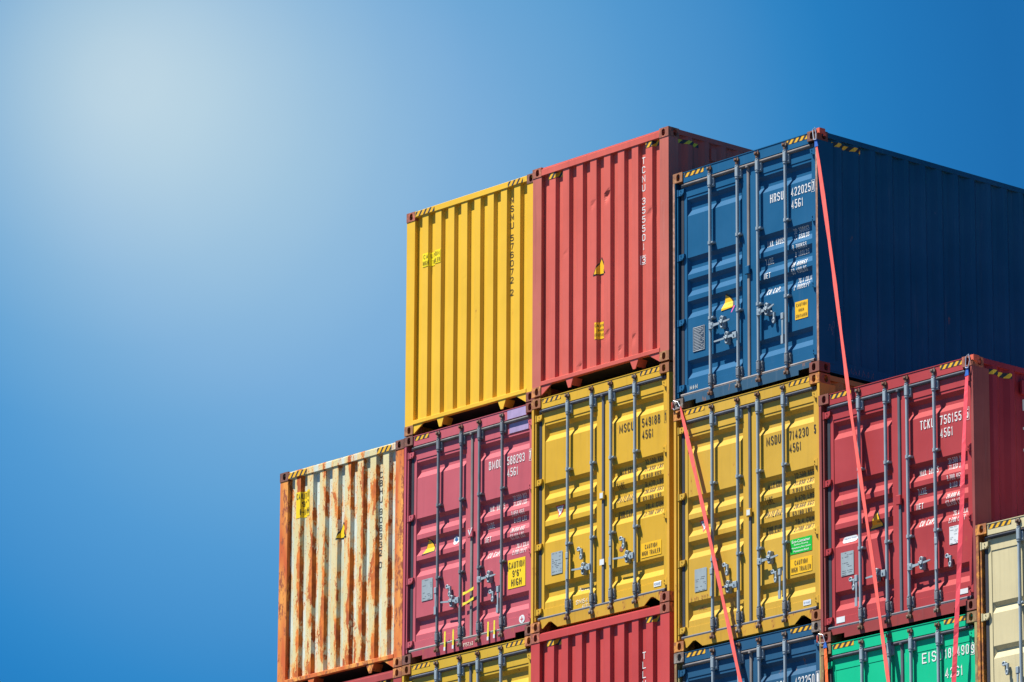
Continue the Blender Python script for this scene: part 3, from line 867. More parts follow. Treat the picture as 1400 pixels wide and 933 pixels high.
# ---- A: rust-eaten white container at the left, and the red one under it
r_a1 = r = end_container('A', *at('A1'), HC, 'rust-eaten white container with orange rusted posts, on the left end of the stack', P['A1'], K['brown'], P['A1post'], 'CBHU 906332 0', MAT['black'],
                  rail_top=(-.022, -.105), seed=3, txt=(-.325, -1.565), hz='haz_y', castings=dict(BL=K['orange'], BR=K['orange']))
for o in r.children:
    if o.name.startswith('bottom_end_rail'): o.material_slots[0].material = P['A1post']
decal(r, 'warning_sticker', 'end', HC, rect(.327, .592, -.650, -.310), MAT['sticker'])
letters(r, 'sticker_lettering', 'end', HC, [('CAUTION', .337, .582, -.405, -.330, 0), ("9'6\"", .42, .575, -.505, -.435, 0), ('HIGH', .405, .585, -.615, -.540, 0)], MAT['black'], .007)
tri = [(1.122, -1.055), (1.318, -1.055), (1.225, -.850)]
decal(r, 'warning_triangle', 'end', HC, grow(tri, 1.1), MAT['black'], .003); decal(r, 'warning_triangle', 'end', HC, grow(tri, .86), MAT['sticker'], .006)
end_container('A', *at('A2'), HC, 'red container below the rust-eaten white one, only its top rail showing', P['A2'], K['orange'], P['A2'], '', None, rail_top=(-.03, -.115), haz='below', seed=4)

# ---- B
r = end_container('B', *at('B0'), HC, 'bright yellow container, topmost and leftmost of the upper row against the sky', P['B0'], K['red'], P['B0'], 'MSMU 576072 2', MAT['black'],
                  rail_top=(-.006, -.082), seed=5, txt=(-.20, -1.47), hz='haz_y', castings=dict(TR=K['brown'], BL=K['tan'], BR=K['maroon']), dents=[(1.13, 1.05, .02, .004)])
decal(r, 'warning_sticker', 'end', HC, rect(.309, .649, -.765, -.590), MAT['lemon'])
letters(r, 'sticker_lettering', 'end', HC, [('CAUTION', .330, .630, -.662, -.610, 0), ('HIGH TRAILER', .318, .640, -.748, -.692, 0)], MAT['faded_ink'], .007)

HB = dict(handles=[(0, -2.055, .628, -2.36), (1, -2.245, .735, -2.225), (2, -2.055, 1.73, -2.045), (3, -2.235, 1.785, -2.53)], catches=[(.915, -2.235), (1.605, -2.045)], opens=[(.86, -2.085), (1.66, -2.285)])
r, d, bars = door_container(*at('B1'), HC, 'rose-red container with doors and a large yellow 9\'6" caution sticker, under the bright yellow one', P['B1'], K['brown'], P['B1'], sillmat=P['B1sill'], sill='rect', gasket='gasket_tan', bars='galv_dull',
                            castings=dict(TR=K['maroon']), tape=((.185, .46),), **HB)
door_marks(d[1], 'five', HC, 'BMOU', '588293', '7', '45G1', rows_a(('32.500 KGS', '71.650 LBS'), ('3.850 KGS', '8.490 LBS'), ('28.650 KGS', '63.160 LBS'), 0, ('MAX. GROSS', 'TARE', 'NET', 'CU CAP.')), MAT['white'])
me = poly_mesh('faded_patch', rect(1.925, 2.270, -.135, -.022))
for v in me.vertices: v.co = Vector((v.co.x, .0115, HC + v.co.z))
link('faded_patch', me, MAT['purple'], r)
decal(d[1], 'faded_patch', 'five', HC, rect(1.925, 2.275, -.305, -.186), MAT['purple'], .003)
decal(d[1], 'warning_sticker', 'five', HC, rect(1.905, 2.222, -2.252, -1.892), MAT['sticker'])
letters(d[1], 'sticker_lettering', 'five', HC, [('CAUTION', 1.925, 2.205, -2.005, -1.925, 0), ("9'6\"", 1.99, 2.14, -2.112, -2.032, 0), ('HIGH', 1.97, 2.155, -2.225, -2.140, 0)], MAT['black'], .007)
f = fin_pts(.299, .528, -1.540, -1.350, .392)
decal(d[0], 'warning_triangle', 'five', HC, grow(f, 1.08), MAT['black'], .003); decal(d[0], 'warning_triangle', 'five', HC, grow(f, .92), MAT['sticker2'], .006)
circ = [(.905 + .055 * cos(t * pi / 10), -1.458 + .055 * sin(t * pi / 10)) for t in range(20)]
decal(d[0], 'round_sticker', 'five', HC, circ, MAT['white_sticker'], .004); decal(d[0], 'round_sticker', 'five', HC, [(.905 + .028 * cos(t * pi / 4 + .3), -1.445 + .025 * sin(t * pi / 4 + .3)) for t in range(8)] , MAT['blue_print'], .007)
decal(d[0], 'round_sticker', 'five', HC, rect(.900, .910, -1.495, -1.465), MAT['blue_print'], .007)
circ = [(2.172 + .052 * cos(t * pi / 10), -2.662 + .052 * sin(t * pi / 10)) for t in range(20)]
decal(d[1], 'round_sticker', 'five', HC, circ, MAT['white_sticker'], .004)
letters(d[1], 'sticker_lettering', 'five', HC, [('+', 2.145, 2.198, -2.695, -2.630, .03)], MAT['red_sticker'], .007)
plate(d[0], 'five', HC, .303, .508, -2.135, -1.862)
def badge(root, x, z, mat, w=.075, h=.095, tick=False):
    o = link('gasket_badge', MB().box(x - w / 2, x + w / 2, .012, .034, HC + z - h / 2, HC + z + h / 2, .006).mesh('gasket_badge'), mat, root)
    me = poly_mesh('badge_face', [(x - w * .38, z - h * .34), (x + w * .36, z - h * .34), (x + w * .36, z + h * .34), (x - w * .38, z + h * .34)] if not tick else [(x - w * .42, z + h * .34), (x - w * .06, z - h * .36), (x + w * .5, z + h * .50), (x + w * .34, z + h * .54), (x - w * .04, z - h * .06), (x - w * .2, z + h * .34)])
    for v in me.vertices: v.co = Vector((v.co.x, .0095, HC + v.co.z))
    link('badge_face', me, MAT['white_sticker'], o)
badge(r, 1.245, -1.432, P['B1'], .09, .11, True)
for x, z0, z1 in ((.80, -2.84, -2.60), (.955, -2.84, -2.60), (1.60, -2.84, -2.61), (1.715, -2.83, -2.61)):
    m = MB().prism([(x - .016, HC + z0 + .01), (x + .012, HC + z0), (x + .016, HC + z1), (x - .010, HC + z1)], .004, .008)
    o = link('seal_strip', m.mesh('seal_strip'), MAT['tape'], r)
    link('strip_tag', MB().box(x - .016, x + .014, .000, .004, HC + z0 - .0, HC + z0 + .045).mesh('strip_tag'), MAT['white_sticker'], o)
for z, a in ((-2.175, .03), (-2.305, .035)):
    m = MB().prism([(1.13, HC + z - .03), (1.33, HC + z + a - .018), (1.335, HC + z + a + .02), (1.20, HC + z + .012), (1.13, HC + z + .01)], .002, .008)
    link('seal_strip', m.mesh('seal_strip'), MAT['tape'], r)
letters(r, 'graffiti', 'flatplate', HC, [('P757,63', 1.13, 1.31, -2.855, -2.80, 0)], MAT['chalk'], .032)

r, d, _ = door_container(*at('B2'), HC, 'mustard container below the rose-red one, only the top of its doors showing', P['B2'], K['ochre'], P['B2'], gasket='gasket', haz='haz_y', castings=dict(TR=K['orange']))

# ---- C
r = end_container('C', *at('C0'), HC, 'salmon-red container with white upright number, between the bright yellow and the blue one on top', P['C0'], K['red'], P['C0post'], 'TCNU 355501 3', MAT['white'],
                  rail_top=(-.030, -.112), haz='below', seed=8, txt=(-.272, -1.60), boxed=True,
                  dents=[(1.09, .66, .035, .010), (1.34, .60, .045, .032), (.60, 1.18, .022, .008), (1.58, 2.58, .03, .012), (2.1, 1.0, .06, .010), (1.35, 2.35, .05, .010), (1.8, 2.5, .05, .012), (.86, 2.66, .04, .010)],
                  castings=dict(BL=K['orange'], BR=K['tan']))
tri = [(1.100, -1.580), (1.300, -1.580), (1.205, -1.370)]
decal(r, 'warning_triangle', 'end', HC, grow(tri, 1.09), MAT['black'], .003); decal(r, 'warning_triangle', 'end', HC, grow(tri, .88), MAT['sticker2'], .006)
decal(r, 'warning_sticker', 'end', HC, rect(1.122, 1.285, -2.385, -2.175), MAT['sticker2'])
letters(r, 'sticker_lettering', 'end', HC, [('CAUTION', 1.132, 1.275, -2.235, -2.200, 0), ('HIGH', 1.165, 1.245, -2.290, -2.257, 0), ('CONTAINER', 1.13, 1.277, -2.350, -2.315, 0)], MAT['black'], .007)
side_tape(r, HC, .20, .54, -.108, .05)
link('vent', MB().box(W - .03, W + .004, .705, .79, HC - .285, HC - .135, 0).mesh('vent'), P['C0'], r)

HCc = dict(handles=[(0, -2.045, .655, -2.34), (1, -2.250, .745, -2.242), (2, -2.03, 1.42, -2.30), (3, -2.245, 1.475, -2.232)], catches=[(.93, -2.252), (1.70, -2.238)], opens=[(.875, -2.045), (1.62, -2.045)])
r, d, bars = door_container(*at('C1'), HC, 'yellow container with doors and a plain metal plate, directly under the salmon-red one', P['C1'], K['orange'], K['goldpost'], sillmat=P['C1sill'], sill='arch', castings=dict(TL=K['ochre'], TR=K['ochre'], BR=K['red']), haz='haz_y', **HCc)
door_marks(d[1], 'five', HC, 'MSCU', '549188', '1', '45G1', rows_b(('32.500 KGS', '71.650 LBS'), ('3.840 KGS', '8.470 LBS'), ('28.660 KGS', '63.180 LBS'), ('MAX.GROSS', 'TARE', 'PAYLOAD', 'CUB.CAP.')), MAT['black'], own=(1.515, 1.765), num=(1.912, 2.226), chk=2.332)
def inv_tri(door, x0, x1, zt, zb):
    t = [(x0, zt), ((x0 + x1) / 2, zb), (x1, zt)]
    decal(door, 'warning_triangle', 'five', HC, t, MAT['red_sticker'], .004); decal(door, 'warning_triangle', 'five', HC, [(x0 + .022, zt - .012), ((x0 + x1) / 2, zb + .03), (x1 - .022, zt - .012)], MAT['white_sticker'], .007)
    decal(door, 'warning_triangle', 'five', HC, [(x0 + .045, zt - .02), ((x0 + x1) / 2 - .01, zt - .07), ((x0 + x1) / 2 + .02, zt - .065), (x1 - .045, zt - .02)], MAT['grey_print'], .009)
inv_tri(d[0], .346, .508, -1.372, -1.530)
plate(d[0], 'five', HC, .312, .512, -2.225, -1.950, n=11)
decal(d[1], 'warning_sticker', 'five', HC, rect(1.897, 2.246, -2.292, -2.115), MAT['sticker2'])
letters(d[1], 'sticker_lettering', 'five', HC, [('CAUTION', 1.965, 2.175, -2.190, -2.138, 0), ('HIGH TRAILER', 1.915, 2.228, -2.268, -2.214, 0)], MAT['black'], .007)
def cimc(door, x0, x1, z0, z1):
    decal(door, 'maker_sticker', 'five', HC, rect(x0, x1, z0, z1), MAT['white_sticker'], .004)
    letters(door, 'sticker_lettering', 'five', HC, [('CIMC', x0 + .014, x1 - .014, z0 + .02, z1 - .018, .02)], MAT['blue_print'], .007)
cimc(d[1], 2.122, 2.248, -2.679, -2.615)
badge(r, 1.245, -1.415, P['C1'])
decal(d[1], 'rust_patch', 'five', HC, [(1.555 + .04 * cos(t * .7) * (1 + .2 * sin(t * 3)), -2.115 + .035 * sin(t * .7)) for t in range(9)], K['red'], .003)
letters(d[0], 'graffiti', 'five', HC, [('SM64', .76, .965, -2.662, -2.605, 0), ('Marcus', .78, .965, -2.50, -2.45, 0), ('410', .87, .98, -2.722, -2.675, 0)], MAT['chalk'], .004)
link('gasket_tag', MB().box(1.20, 1.275, .026, .033, HC - 2.26, HC - 2.19).mesh('gasket_tag'), MAT['white_sticker'], r)

end_container('C', *at('C2'), HC, 'brick-red container with white upright letters, below the yellow one with the plain plate', P['C2'], K['red'], P['C2'], 'TLLU 724119 3', MAT['white'],
              rail_top=(-.022, -.118), haz='below', seed=11, txt=(-.515, -1.85))

# ---- D
HD = dict(handles=[(0, -2.000, .955, -1.985), (1, -2.190, .71, -2.205), (2, -2.000, 1.70, -1.960), (3, -2.125, 1.845, -2.46)], catches=[(.825, -1.985), (.905, -2.192), (1.575, -1.985)], opens=[(1.675, -2.090)])
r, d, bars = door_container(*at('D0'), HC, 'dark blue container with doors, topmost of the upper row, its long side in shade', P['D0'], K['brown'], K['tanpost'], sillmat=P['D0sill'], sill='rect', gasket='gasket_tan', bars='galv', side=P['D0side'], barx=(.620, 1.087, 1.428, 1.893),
                            castings=dict(TL=K['tan'], BR=K['maroon'], TR=K['brown'], BL=K['greybrown']), **HD)
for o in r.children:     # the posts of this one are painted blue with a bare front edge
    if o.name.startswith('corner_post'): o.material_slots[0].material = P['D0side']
for lf in (0, 1):
    link('post_edge', MB().box(*((.0, .030) if lf == 0 else (W - .030, W)), -.001, .004, .118, HC - .118).mesh('post_edge'), K['tanpost'], r)
door_marks(d[1], 'five', HC, 'HRSU', '422025', '7', '45G1', rows_a(('32 500KGS', '71 650LBS'), ('3 700KGS', '8 160LBS'), ('28 800KGS', '63 490LBS'), 0, ('MAX. GROSS', 'TARE', 'NET', 'CU CAP.'), cu=('76.4 CU.M', '2 700CU.FT')), MAT['white'], zt=-.598, zb=-.700, own=(1.600, 1.822), num=(1.950, 2.272), chk=2.318)
f = fin_pts(.764, .964, -1.835, -1.640, .805)
decal(d[0], 'warning_triangle', 'five', HC, [(x + .014, z + .006) for x, z in grow(f, 1.08)], MAT['black'], .003); decal(d[0], 'warning_triangle', 'five', HC, f, MAT['sticker2'], .006)
letters(d[0], 'sticker_lettering', 'five', HC, [('WARNING', .855, .935, -1.775, -1.758, 0)], MAT['black'], .008)
plate(d[0], 'five', HC, .284, .487, -2.240, -1.938, dark=True, n=16)
decal(d[1], 'warning_sticker', 'five', HC, rect(2.000, 2.209, -2.200, -1.988), MAT['sticker2'])
letters(d[1], 'sticker_lettering', 'five', HC, [('CAUTION', 2.022, 2.190, -2.048, -2.010, 0), ('HIGH', 2.06, 2.145, -2.112, -2.076, 0), ('CONTAINER', 2.016, 2.196, -2.180, -2.142, 0)], MAT['black'], .007)
letters(d[0], 'graffiti', 'five', HC, [('M+M', .235, .365, -2.690, -2.640, 0)], MAT['chalk'], .004)
link('gasket_badge', MB().box(1.207, 1.279, .010, .034, HC - 1.49, HC - 1.39, .006).mesh('gasket_badge'), P['D0'], r)
link('tape_end', MB().prism([(.985, HC - 1.905), (1.000, HC - 1.905), (1.055, HC - 1.835), (1.035, HC - 1.83)], -.002, .002).mesh('tape_end'), MAT['pink'], r)
side_tape(r, HC, .27, .75, -.090, .055)
rr = random.Random(5); sc = []
for (y0, z0, n, s) in ((.14, -2.42, 9, .05), (.33, -2.44, 8, .05), (.36, -2.62, 6, .04)):
    pts = []; y, z = y0, z0
    for i in range(n * 3):
        y += rr.uniform(-.018, .026); z += rr.uniform(-s, s) * .9
        inn = .0 if y < .25 else side_in(y)
        pts.append((W - .001 - (inn + .008 if y > .262 else .002), y, HC + z))
    sc.append(pts)
scribble(r, sc, MAT['scribble'], .0022)
sc = []; y = .42
for i in range(7):
    sc.append([(W - .005, y + rr.uniform(-.01, .01), HC - 2.83 - rr.uniform(0, .03)), (W - .005, y + rr.uniform(.0, .05), HC - 2.78 + rr.uniform(-.02, .02)), (W - .005, y + rr.uniform(.02, .06), HC - 2.84), (W - .005, y + rr.uniform(0, .06), HC - 2.80)]); y += .07
scribble(r, sc, MAT['scribble'], .0022)

HD1 = dict(handles=[(0, -2.03, .640, -2.33), (1, -2.255, .775, -2.255), (2, -2.055, 1.735, -2.035), (3, -2.235, 1.77, -2.55)], catches=[(.905, -2.258), (1.595, -2.03)], opens=[(.87, -2.035), (1.675, -2.255)])
r, d, bars = door_container(*at('D1'), HC, 'golden-yellow container with a green sticker above its caution sticker, under the dark blue one', P['D1'], K['orange'], K['goldpost'], sillmat=P['C1sill'], sill='arch', side=P['dark_yellow_side'], haz='haz_y', castings=dict(BL=K['amber'], BR=K['ochre'], TL=K['amber'], TR=K['amber']), **HD1)
door_marks(d[1], 'five', HC, 'MSDU', '714230', '5', '45G1', rows_b(('32.500 KGS', '71.650 LBS'), ('3.840 KGS', '8.470 LBS'), ('28.660 KGS', '63.180 LBS'), ('MAX.GROSS', 'TARE', 'PAYLOAD', 'CUB.CAP.')), MAT['black'], boxed=False, own=(1.508, 1.745), num=(1.882, 2.198), chk=2.312)
inv_tri(d[0], .346, .508, -1.366, -1.520)
plate(d[0], 'five', HC, .300, .503, -2.220, -1.950, n=5)
decal(d[1], 'information_sticker', 'five', HC, rect(1.891, 2.242, -2.050, -1.874), MAT['green_sticker'])
letters(d[1], 'sticker_lettering', 'five', HC, [('Eco-Container', 1.92, 2.215, -1.925, -1.890, .012), ('Bamboo Flooring', 1.955, 2.18, -1.960, -1.938, .01), ('Waterborne Paint System', 1.91, 2.225, -1.998, -1.974, .01), ('Maintenance Based', 1.945, 2.19, -2.034, -2.010, .01)], MAT['white'], .007)
decal(d[1], 'warning_sticker', 'five', HC, rect(1.890, 2.239, -2.288, -2.108), MAT['sticker2'])
letters(d[1], 'sticker_lettering', 'five', HC, [('CAUTION', 1.96, 2.17, -2.183, -2.130, 0), ('HIGH TRAILER', 1.908, 2.222, -2.264, -2.208, 0)], MAT['black'], .007)
cimc(d[1], 2.100, 2.224, -2.682, -2.622)
badge(r, 1.245, -1.440, P['D1'])
letters(d[0], 'graffiti', 'five', HC, [('3 OTL 2717', .225, .52, -2.315, -2.275, 0), ('MSC', .32, .46, -2.43, -2.395, 0)], K['orange'], .004)

r, d, bars = door_container(*at('D2'), HC, 'steel-blue container below the golden-yellow one, its white number cut by the frame edge', P['D2'], K['greybrown'], K['olive'], sill='rect', gasket='gasket_tan', castings=dict(TL=K['greybrown']))
door_marks(d[1], 'five', HC, 'HRSU', '422250', '0', '45G1', rows_a(('32 500KGS', '71 650LBS'), ('3 700KGS', '8 160LBS'), ('28 800KGS', '63 490LBS'), 0, ('MAX. GROSS', 'TARE', 'NET', 'CU CAP.')), MAT['white'], zt=-.585, zb=-.700, own=(1.585, 1.800), num=(1.945, 2.262), chk=2.322)

# ---- E
HE = dict(handles=[(0, -2.235, .582, -2.56), (1, -2.250, .745, -2.262), (2, -2.250, 1.735, -2.225), (3, -2.02, 1.838, -2.35)], catches=[(.895, -2.245), (1.60, -2.232)], opens=[(.515, -2.275), (2.025, -2.265)])
r, d, bars = door_container(*at('E1'), HC, 'carmine container with doors, two lashing straps crossing its front', P['E1'], K['maroon'], P['E1post'], sillmat=P['E1sill'], sill='rect', barx=(.631, 1.054, 1.396, 1.821), gasket='gasket', side=P['E1side'], castings=dict(TR=K['red'], BL=K['maroon'], BR=K['maroon'], TL=K['maroon']), **HE)
door_marks(d[1], 'five', HC, 'TCKU', '756155', '5', '45G1', rows_a(('32.500 KGS', '71.650 LBS'), ('3.700 KGS', '8.160 LBS'), ('28.800 KGS', '63.490 LBS'), 0, ('MAX. GROSS', 'TARE', 'NET', 'CU CAP.')), MAT['white'], own=(1.562, 1.775), num=(1.872, 2.204), chk=2.302)
f = fin_pts(.712, .930, -1.690, -1.495, .855)
decal(d[0], 'warning_triangle', 'five', HC, grow(f, 1.10), MAT['black'], .003); decal(d[0], 'warning_triangle', 'five', HC, grow(f, .90), MAT['sticker2'], .006)
letters(d[0], 'sticker_lettering', 'five', HC, [('WARNING', .85, .925, -1.632, -1.615, 0)], MAT['black'], .008)
ov = [(.325 + .04 * cos(t) , -1.738 + .038 * sin(t)) for t in [pi / 2 + i * pi / 6 for i in range(7)]] + [(.482 + .04 * cos(t), -1.738 + .038 * sin(t)) for t in [-pi / 2 + i * pi / 6 for i in range(7)]]
decal(d[0], 'oval_plate', 'five', HC, ov, MAT['white_sticker'], .004)
letters(d[0], 'sticker_lettering', 'five', HC, [('TRUST PASS', .31, .50, -1.735, -1.718, .01), ('CONTAINER', .33, .48, -1.763, -1.748, .01)], MAT['blue_print'], .007)
plate(d[0], 'five', HC, .288, .491, -2.160, -1.885, n=7)
plate(d[1], 'five', HC, 1.992, 2.150, -2.088, -1.885, mat='white_sticker', n=6)
decal(d[0], 'blank_sticker', 'five', HC, rect(.212, .346, -2.690, -2.622), MAT['white_sticker'])
decal(d[1], 'blank_sticker', 'five', HC, rect(2.125, 2.268, -2.680, -2.622), MAT['white_sticker'])
link('gasket_badge', MB().box(1.207, 1.279, .010, .034, HC - 1.50, HC - 1.39, .006).mesh('gasket_badge'), P['E1'], r)
side_tape(r, HC, .270, .640, -.106, .06)
link('vent', MB().box(W - .03, W + .004, .79, .90, HC - .31, HC - .15).mesh('vent'), P['E1side'], r)
for i, (z, h) in enumerate(((-.36, .13), (-.68, .03), (-.93, .03), (-1.43, .13))):
    decal_me = poly_mesh('side_lettering', rect(.835, .95, z - h, z)); link('side_lettering', drape(decal_me, 'side', HC, .003), MAT['white'], r)

r, d, bars = door_container(*at('E2'), STD, 'bright green container under the carmine one', P['E2'], K['olive'], K['olive'], kind='flat', gasket='gasket', castings=dict(TL=K['olive'], TR=K['olive']))
letters(d[1], 'container_number', 'flat', STD, [('EISU', 1.545, 1.860, -.452, -.335, 0), ('185490', 1.900, 2.262, -.448, -.340, 0), ('9', 2.300, 2.345, -.455, -.355, 0), ('42G1', 1.895, 2.165, -.672, -.560, 0)], MAT['white'], .004,
        extra=box_outline(2.285, 2.352, -.470, -.338, .005))

# ---- F
r, d, bars = door_container(*at('F1'), HC, 'cream container with amber rusted corner post at the right edge', P['F1'], K['amber'], K['amber'], kind='thin', gasket='gasket_dark', hinges=(.243, 1.045, 1.846, 2.648),
                            handles=[(0, -1.72, .60, -2.1)], opens=[(.42, -1.66)], tape=((.185, .53),), sill='arch', side=P['F1'])

# ------------------------------------------------------------------ lashing straps
def strap(name_label, pts, w, mat, hookpt, sleeve=None, band=False, hdir=-1, twist=0., t0=6):
    """flat webbing between points (world metres), lying close to the container fronts"""
    base = Vector(pts[0])
    root = bpy.data.objects.new('lashing_strap', None); C.objects.link(root); root.location = base
    root['label'] = name_label; root['category'] = 'lashing strap'; root['group'] = 'lashing straps on the stack'; root['kind'] = 'thing'
    P_ = []
    for a, b in zip(pts, pts[1:]):
        a, b = Vector(a), Vector(b)
        for i in range(12): P_.append(a.lerp(b, i / 12))
    P_.append(Vector(pts[-1])); n = len(P_)
    vs = []
    for i, p in enumerate(P_):
        d = (P_[min(i + 1, n - 1)] - P_[max(i - 1, 0)]).normalized()
        ww = w * min(1, .35 + i * .25)
        ang = twist * min(1, max(0, (i - t0) / 8)) + .13 * sin(i * .8) + .05 * sin(i * 2.3)
        a = d.cross(Vector((0, -1, 0))).normalized(); nn = d.cross(a).normalized()
        a2 = a * cos(ang) + nn * sin(ang); n2 = d.cross(a2).normalized()
        q = p - base
        vs += [q - a2 * ww / 2 - n2 * .002, q + a2 * ww / 2 - n2 * .002, q + a2 * ww / 2 + n2 * .002, q - a2 * ww / 2 + n2 * .002]
    m = MB(); fs = []
    for i in range(n - 1):
        for j in range(4): fs.append((4 * i + j, 4 * i + (j + 1) % 4, 4 * i + 4 + (j + 1) % 4, 4 * i + 4 + j))
    m.add(vs, fs); link('webbing', m.mesh('webbing'), mat, root)
    h = Vector(hookpt) - base          # wire hook from the strap end into the casting hole
    m = MB()
    top = Vector((0, 0, .0))
    if band:
        m.path([Vector((-.02, -.01, -.01)), h + Vector((-.012, -.014, .025)), h + Vector((.035, -.02, .045)), h + Vector((.05, -.02, -.03)), Vector((.02, -.012, -.015)), Vector((-.02, -.01, -.01))], .0055, 6)
    else:
        m.path([Vector((0, -.004, .0)), h + Vector((-.02, -.012, .03)), h + Vector((-.085, -.02, .055)), h + Vector((-.10, -.02, -.02)), h + Vector((-.075, -.02, -.06)), Vector((0, -.006, -.005))], .0045, 6)
        m.path([h + Vector((-.02, -.012, .03)), h + Vector((0, .05, .01))], .0045, 6)
    link('wire_hook', m.mesh('wire_hook'), MAT['wire'], root)
    m = MB()
    if band:      # webbing loop round the corner from the front hole to the side hole
        c = h; m.box(c.x + .045, c.x + .094, -.006 + c.y, c.y + .0, c.z - .022, c.z + .036)
        m.box(c.x + .0905, c.x + .098, c.y - .006, c.y + .085, c.z - .030, c.z + .036, 0)
        m.prism([(c.x + .093, c.z - .05), (c.x + .099, c.z - .05), (c.x + .099, c.z - .02), (c.x + .093, c.z - .02)], c.y + .06, c.y + .10)
    else:
        c = h; m.box(c.x - .108, c.x - .092, c.y - .03, c.y - .004, c.z - .045, c.z + .035, .003)
    link('hook_band', m.mesh('hook_band'), MAT['hook_red'], root)
    if sleeve is not None:
        d = (Vector(pts[1]) - base).normalized(); a = Vector((1, 0, 0)); s0, s1 = d * .0, d * sleeve
        m = MB(); m.add([s0 - a * .012 + Vector((0, -.006, 0)), s0 + a * .016 + Vector((0, -.006, 0)), s1 + a * .030 + Vector((0, -.006, 0)), s1 - a * .030 + Vector((0, -.006, 0)),
                         s0 - a * .012 + Vector((0, .006, 0)), s0 + a * .016 + Vector((0, .006, 0)), s1 + a * .030 + Vector((0, .006, 0)), s1 - a * .030 + Vector((0, .006, 0))],
                        [(0, 1, 2, 3), (7, 6, 5, 4), (0, 4, 5, 1), (1, 5, 6, 2), (2, 6, 7, 3), (3, 7, 4, 0)])
        link('sleeve', m.mesh('sleeve'), MAT['sleeve'], root)
    return root
FPX = 7818.717; YAW, PITCH, ROLL = -.84607568, .27036294, .00550170
fw = Vector((sin(YAW) * cos(PITCH), cos(YAW) * cos(PITCH), sin(PITCH)))
r0 = Vector((cos(YAW), -sin(YAW), 0)); u0 = r0.cross(fw)
rt = cos(ROLL) * r0 + sin(ROLL) * u0; up = -sin(ROLL) * r0 + cos(ROLL) * u0
S1 = [(-44.975, 44.5, 21.658), (-44.658, 44.46, 19.951), (-44.37, 44.42, 18.285), (-44.04, 44.4, 16.522), (-43.76, 44.38, 14.887), (-43.403, 44.36, 12.948)]
S2 = [(-47.277, 44.505, 18.901), (-46.912, 44.485, 17.734), (-46.588, 44.475, 16.63), (-46.222, 44.465, 15.365), (-45.615, 44.46, 13.253)]
S3 = [(-42.568, 44.455, 18.43), (-42.612, 44.43, 17.611), (-42.643, 44.41, 16.862), (-42.74, 44.4, 15.552), (-42.799, 44.4, 14.88), (-42.953, 44.39, 12.892)]
S4 = [(-44.857, 44.46, 15.674), (-44.824, 44.45, 15.204), (-44.732, 44.44, 13.133)]
H = [(-45.016, 44.518, 21.751), (-47.303, 44.518, 18.935), (-42.575, 44.471, 18.527), (-44.868, 44.471, 15.728)]
strap('long coral strap from the dark blue container\'s upper corner down across the carmine container', S1, .058, MAT['strap'], H[0], .10, band=True, twist=.15)
strap('coral strap slanting across the golden-yellow container', S2, .058, MAT['strap'], H[1], None, band=False, twist=.1)
strap('strap hooked to the carmine container\'s upper right corner, turning crimson lower down', S3, .055, MAT['strap_deep'], H[2], .10, band=True, twist=-.32, t0=13)
strap('short orange strap with a blue sleeve at the bright green container\'s corner', S4, .048, MAT['strap_orange'], H[3], .07, band=False)

# ------------------------------------------------------------------ ground
m = MB(); m.add([(-3000, -3000, 0), (3000, -3000, 0), (3000, 3000, 0), (-3000, 3000, 0)], [(0, 1, 2, 3)])
gm, nt, b = newmat('quay_concrete')
v = coords(nt, 1); col = mix(nt, ramp(nt, noise(nt, v, .15, 6), .35, .65), (.05, .049, .047), (.075, .073, .068))
nt.links.new(col, b.inputs['Base Color']); b.inputs['Roughness'].default_value = .9
g = link('ground', m.mesh('ground'), gm); g['kind'] = 'structure'

# ------------------------------------------------------------------ camera
cam = bpy.data.objects.new('camera', bpy.data.cameras.new('camera')); C.objects.link(cam)
cam.data.sensor_width = 36; cam.data.lens = FPX / 1400 * 36; cam.data.clip_end = 8000; cam.data.clip_start = .5
M = Matrix((( rt.x, up.x, -fw.x, 0), (rt.y, up.y, -fw.y, 0), (rt.z, up.z, -fw.z, CAM_Z), (0, 0, 0, 1)))
cam.matrix_world = M
bpy.context.scene.camera = cam

# ------------------------------------------------------------------ light
SUN_EL, SUN_AZ = R(63), R(35)      # azimuth measured from the container fronts towards the left
sd = Vector((-sin(SUN_AZ) * cos(SUN_EL), -cos(SUN_AZ) * cos(SUN_EL), sin(SUN_EL)))
sl = bpy.data.lights.new('sun', 'SUN'); sl.energy = 5.0; sl.angle = R(.53); sl.color = (1, .95, .87)
so = bpy.data.objects.new('sun', sl); C.objects.link(so); so.rotation_euler = sd.to_track_quat('Z', 'Y').to_euler()

w = bpy.data.worlds.new('World'); bpy.context.scene.world = w; w.use_nodes = True
nt = w.node_tree; nt.nodes.clear()
out = nt.nodes.new('ShaderNodeOutputWorld'); bg = nt.nodes.new('ShaderNodeBackground')
sky = nt.nodes.new('ShaderNodeTexSky'); sky.sky_type = 'NISHITA'; sky.sun_disc = False
sky.sun_elevation = SUN_EL; sky.sun_rotation = math.atan2(sd.x, sd.y); sky.air_density = 1.0; sky.dust_density = .3; sky.ozone_density = 3.0; sky.altitude = 200
tc = nt.nodes.new('ShaderNodeTexCoord')
# the low sky in the photograph is as deep as the zenith: sample the model higher up
mp = nd(nt, 'ShaderNodeVectorMath', {0: tc.outputs['Generated'], 1: (1, 1, 1.6)}, operation='MULTIPLY')
ad = nd(nt, 'ShaderNodeVectorMath', {0: mp.outputs[0], 1: (0, 0, .35)}, operation='ADD')
nm = nd(nt, 'ShaderNodeVectorMath', {0: ad.outputs[0]}, operation='NORMALIZE')
nt.links.new(nm.outputs[0], sky.inputs[0])
tint = mix(nt, 1.0, sky.outputs[0], (.12, .82, 1.20), 'MULTIPLY')
nv = nd(nt, 'ShaderNodeVectorMath', {0: tc.outputs['Generated']}, operation='NORMALIZE')
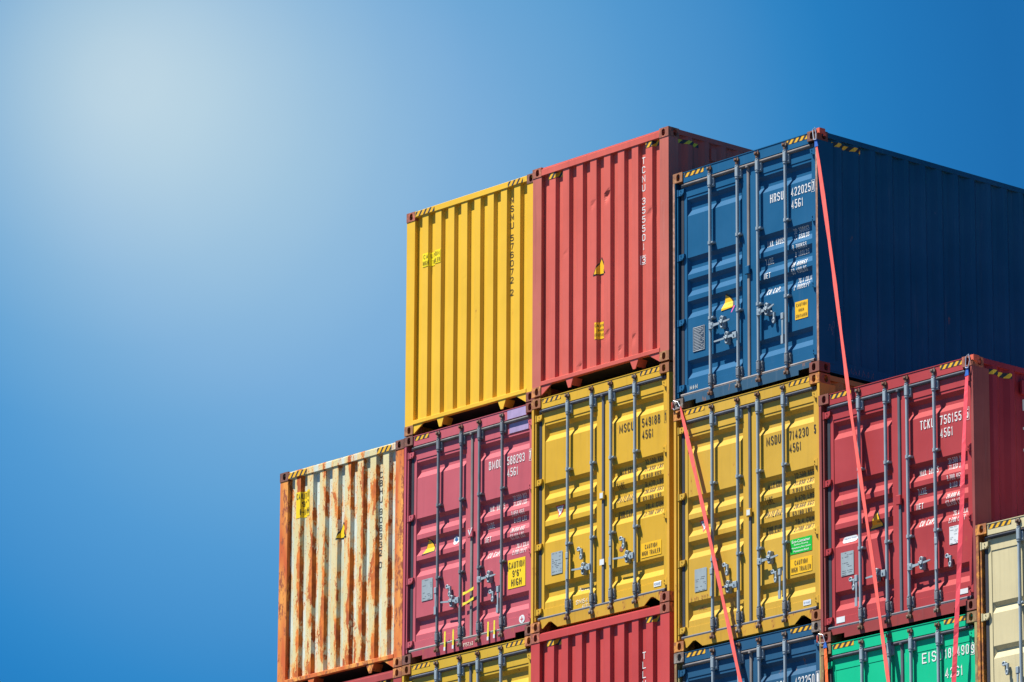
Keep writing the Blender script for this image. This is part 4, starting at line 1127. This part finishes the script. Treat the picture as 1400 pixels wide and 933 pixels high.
# the vault darkens towards the zenith
up_z = nd(nt, 'ShaderNodeSeparateXYZ', {0: nd(nt, 'ShaderNodeVectorMath', {0: tc.outputs['Generated']}, operation='NORMALIZE').outputs[0]}).outputs[2]
dim = ramp(nt, up_z, .42, .85, 1., .5)
tint = mix(nt, 1.0, tint, nd(nt, 'ShaderNodeCombineXYZ', {0: dim, 1: dim, 2: dim}).outputs[0], 'MULTIPLY')
# thin bright haze high in the sky on the left: a wide veil and a paler heart
def veil(px, py, reach, stops):
    gd = (rt * ((px - 700) / FPX) + up * ((466.5 - py) / FPX) + fw).normalized()
    dt = nd(nt, 'ShaderNodeVectorMath', {0: nv.outputs[0], 1: tuple(gd)}, operation='DOT_PRODUCT').outputs['Value']
    cr = nt.nodes.new('ShaderNodeValToRGB'); cr.color_ramp.interpolation = 'LINEAR'
    nt.links.new(math_(nt, 'DIVIDE', math_(nt, 'ARCCOSINE', dt), reach / FPX), cr.inputs[0])
    e = cr.color_ramp.elements
    while len(e) < len(stops): e.new(.5)
    for el, (p, c) in zip(e, stops): el.position = p / reach; el.color = (*[q / .1137 for q in c], 1)
    return cr.outputs[0]
wide = veil(400, 250, 980, [(0, (.255, .325, .265)), (60, (.250, .32, .265)), (160, (.225, .30, .262)), (270, (.182, .262, .25)), (350, (.140, .228, .225)), (435, (.104, .195, .205)), (510, (.072, .158, .185)), (620, (.043, .112, .145)), (700, (.018, .078, .118)), (760, (.007, .052, .088)), (860, (.003, .024, .045)), (980, (0, 0, 0))])
heart = veil(165, 105, 480, [(0, (.30, .235, .068)), (50, (.285, .225, .065)), (120, (.225, .18, .05)), (190, (.155, .125, .034)), (270, (.085, .072, .018)), (370, (.028, .025, .005)), (480, (0, 0, 0))])
both = mix(nt, 1.0, wide, heart, 'ADD')
tot = mix(nt, 1.0, tint, both, 'ADD')
nt.links.new(tot, bg.inputs[0]); bg.inputs[1].default_value = .0531
nt.links.new(bg.outputs[0], out.inputs[0])

sc = bpy.context.scene
sc.view_settings.view_transform = 'Standard'; sc.view_settings.look = 'None'; sc.view_settings.gamma = 1
sc.view_settings.exposure = 1.1; sc.view_settings.use_curve_mapping = False
sc.cycles.max_bounces = 6
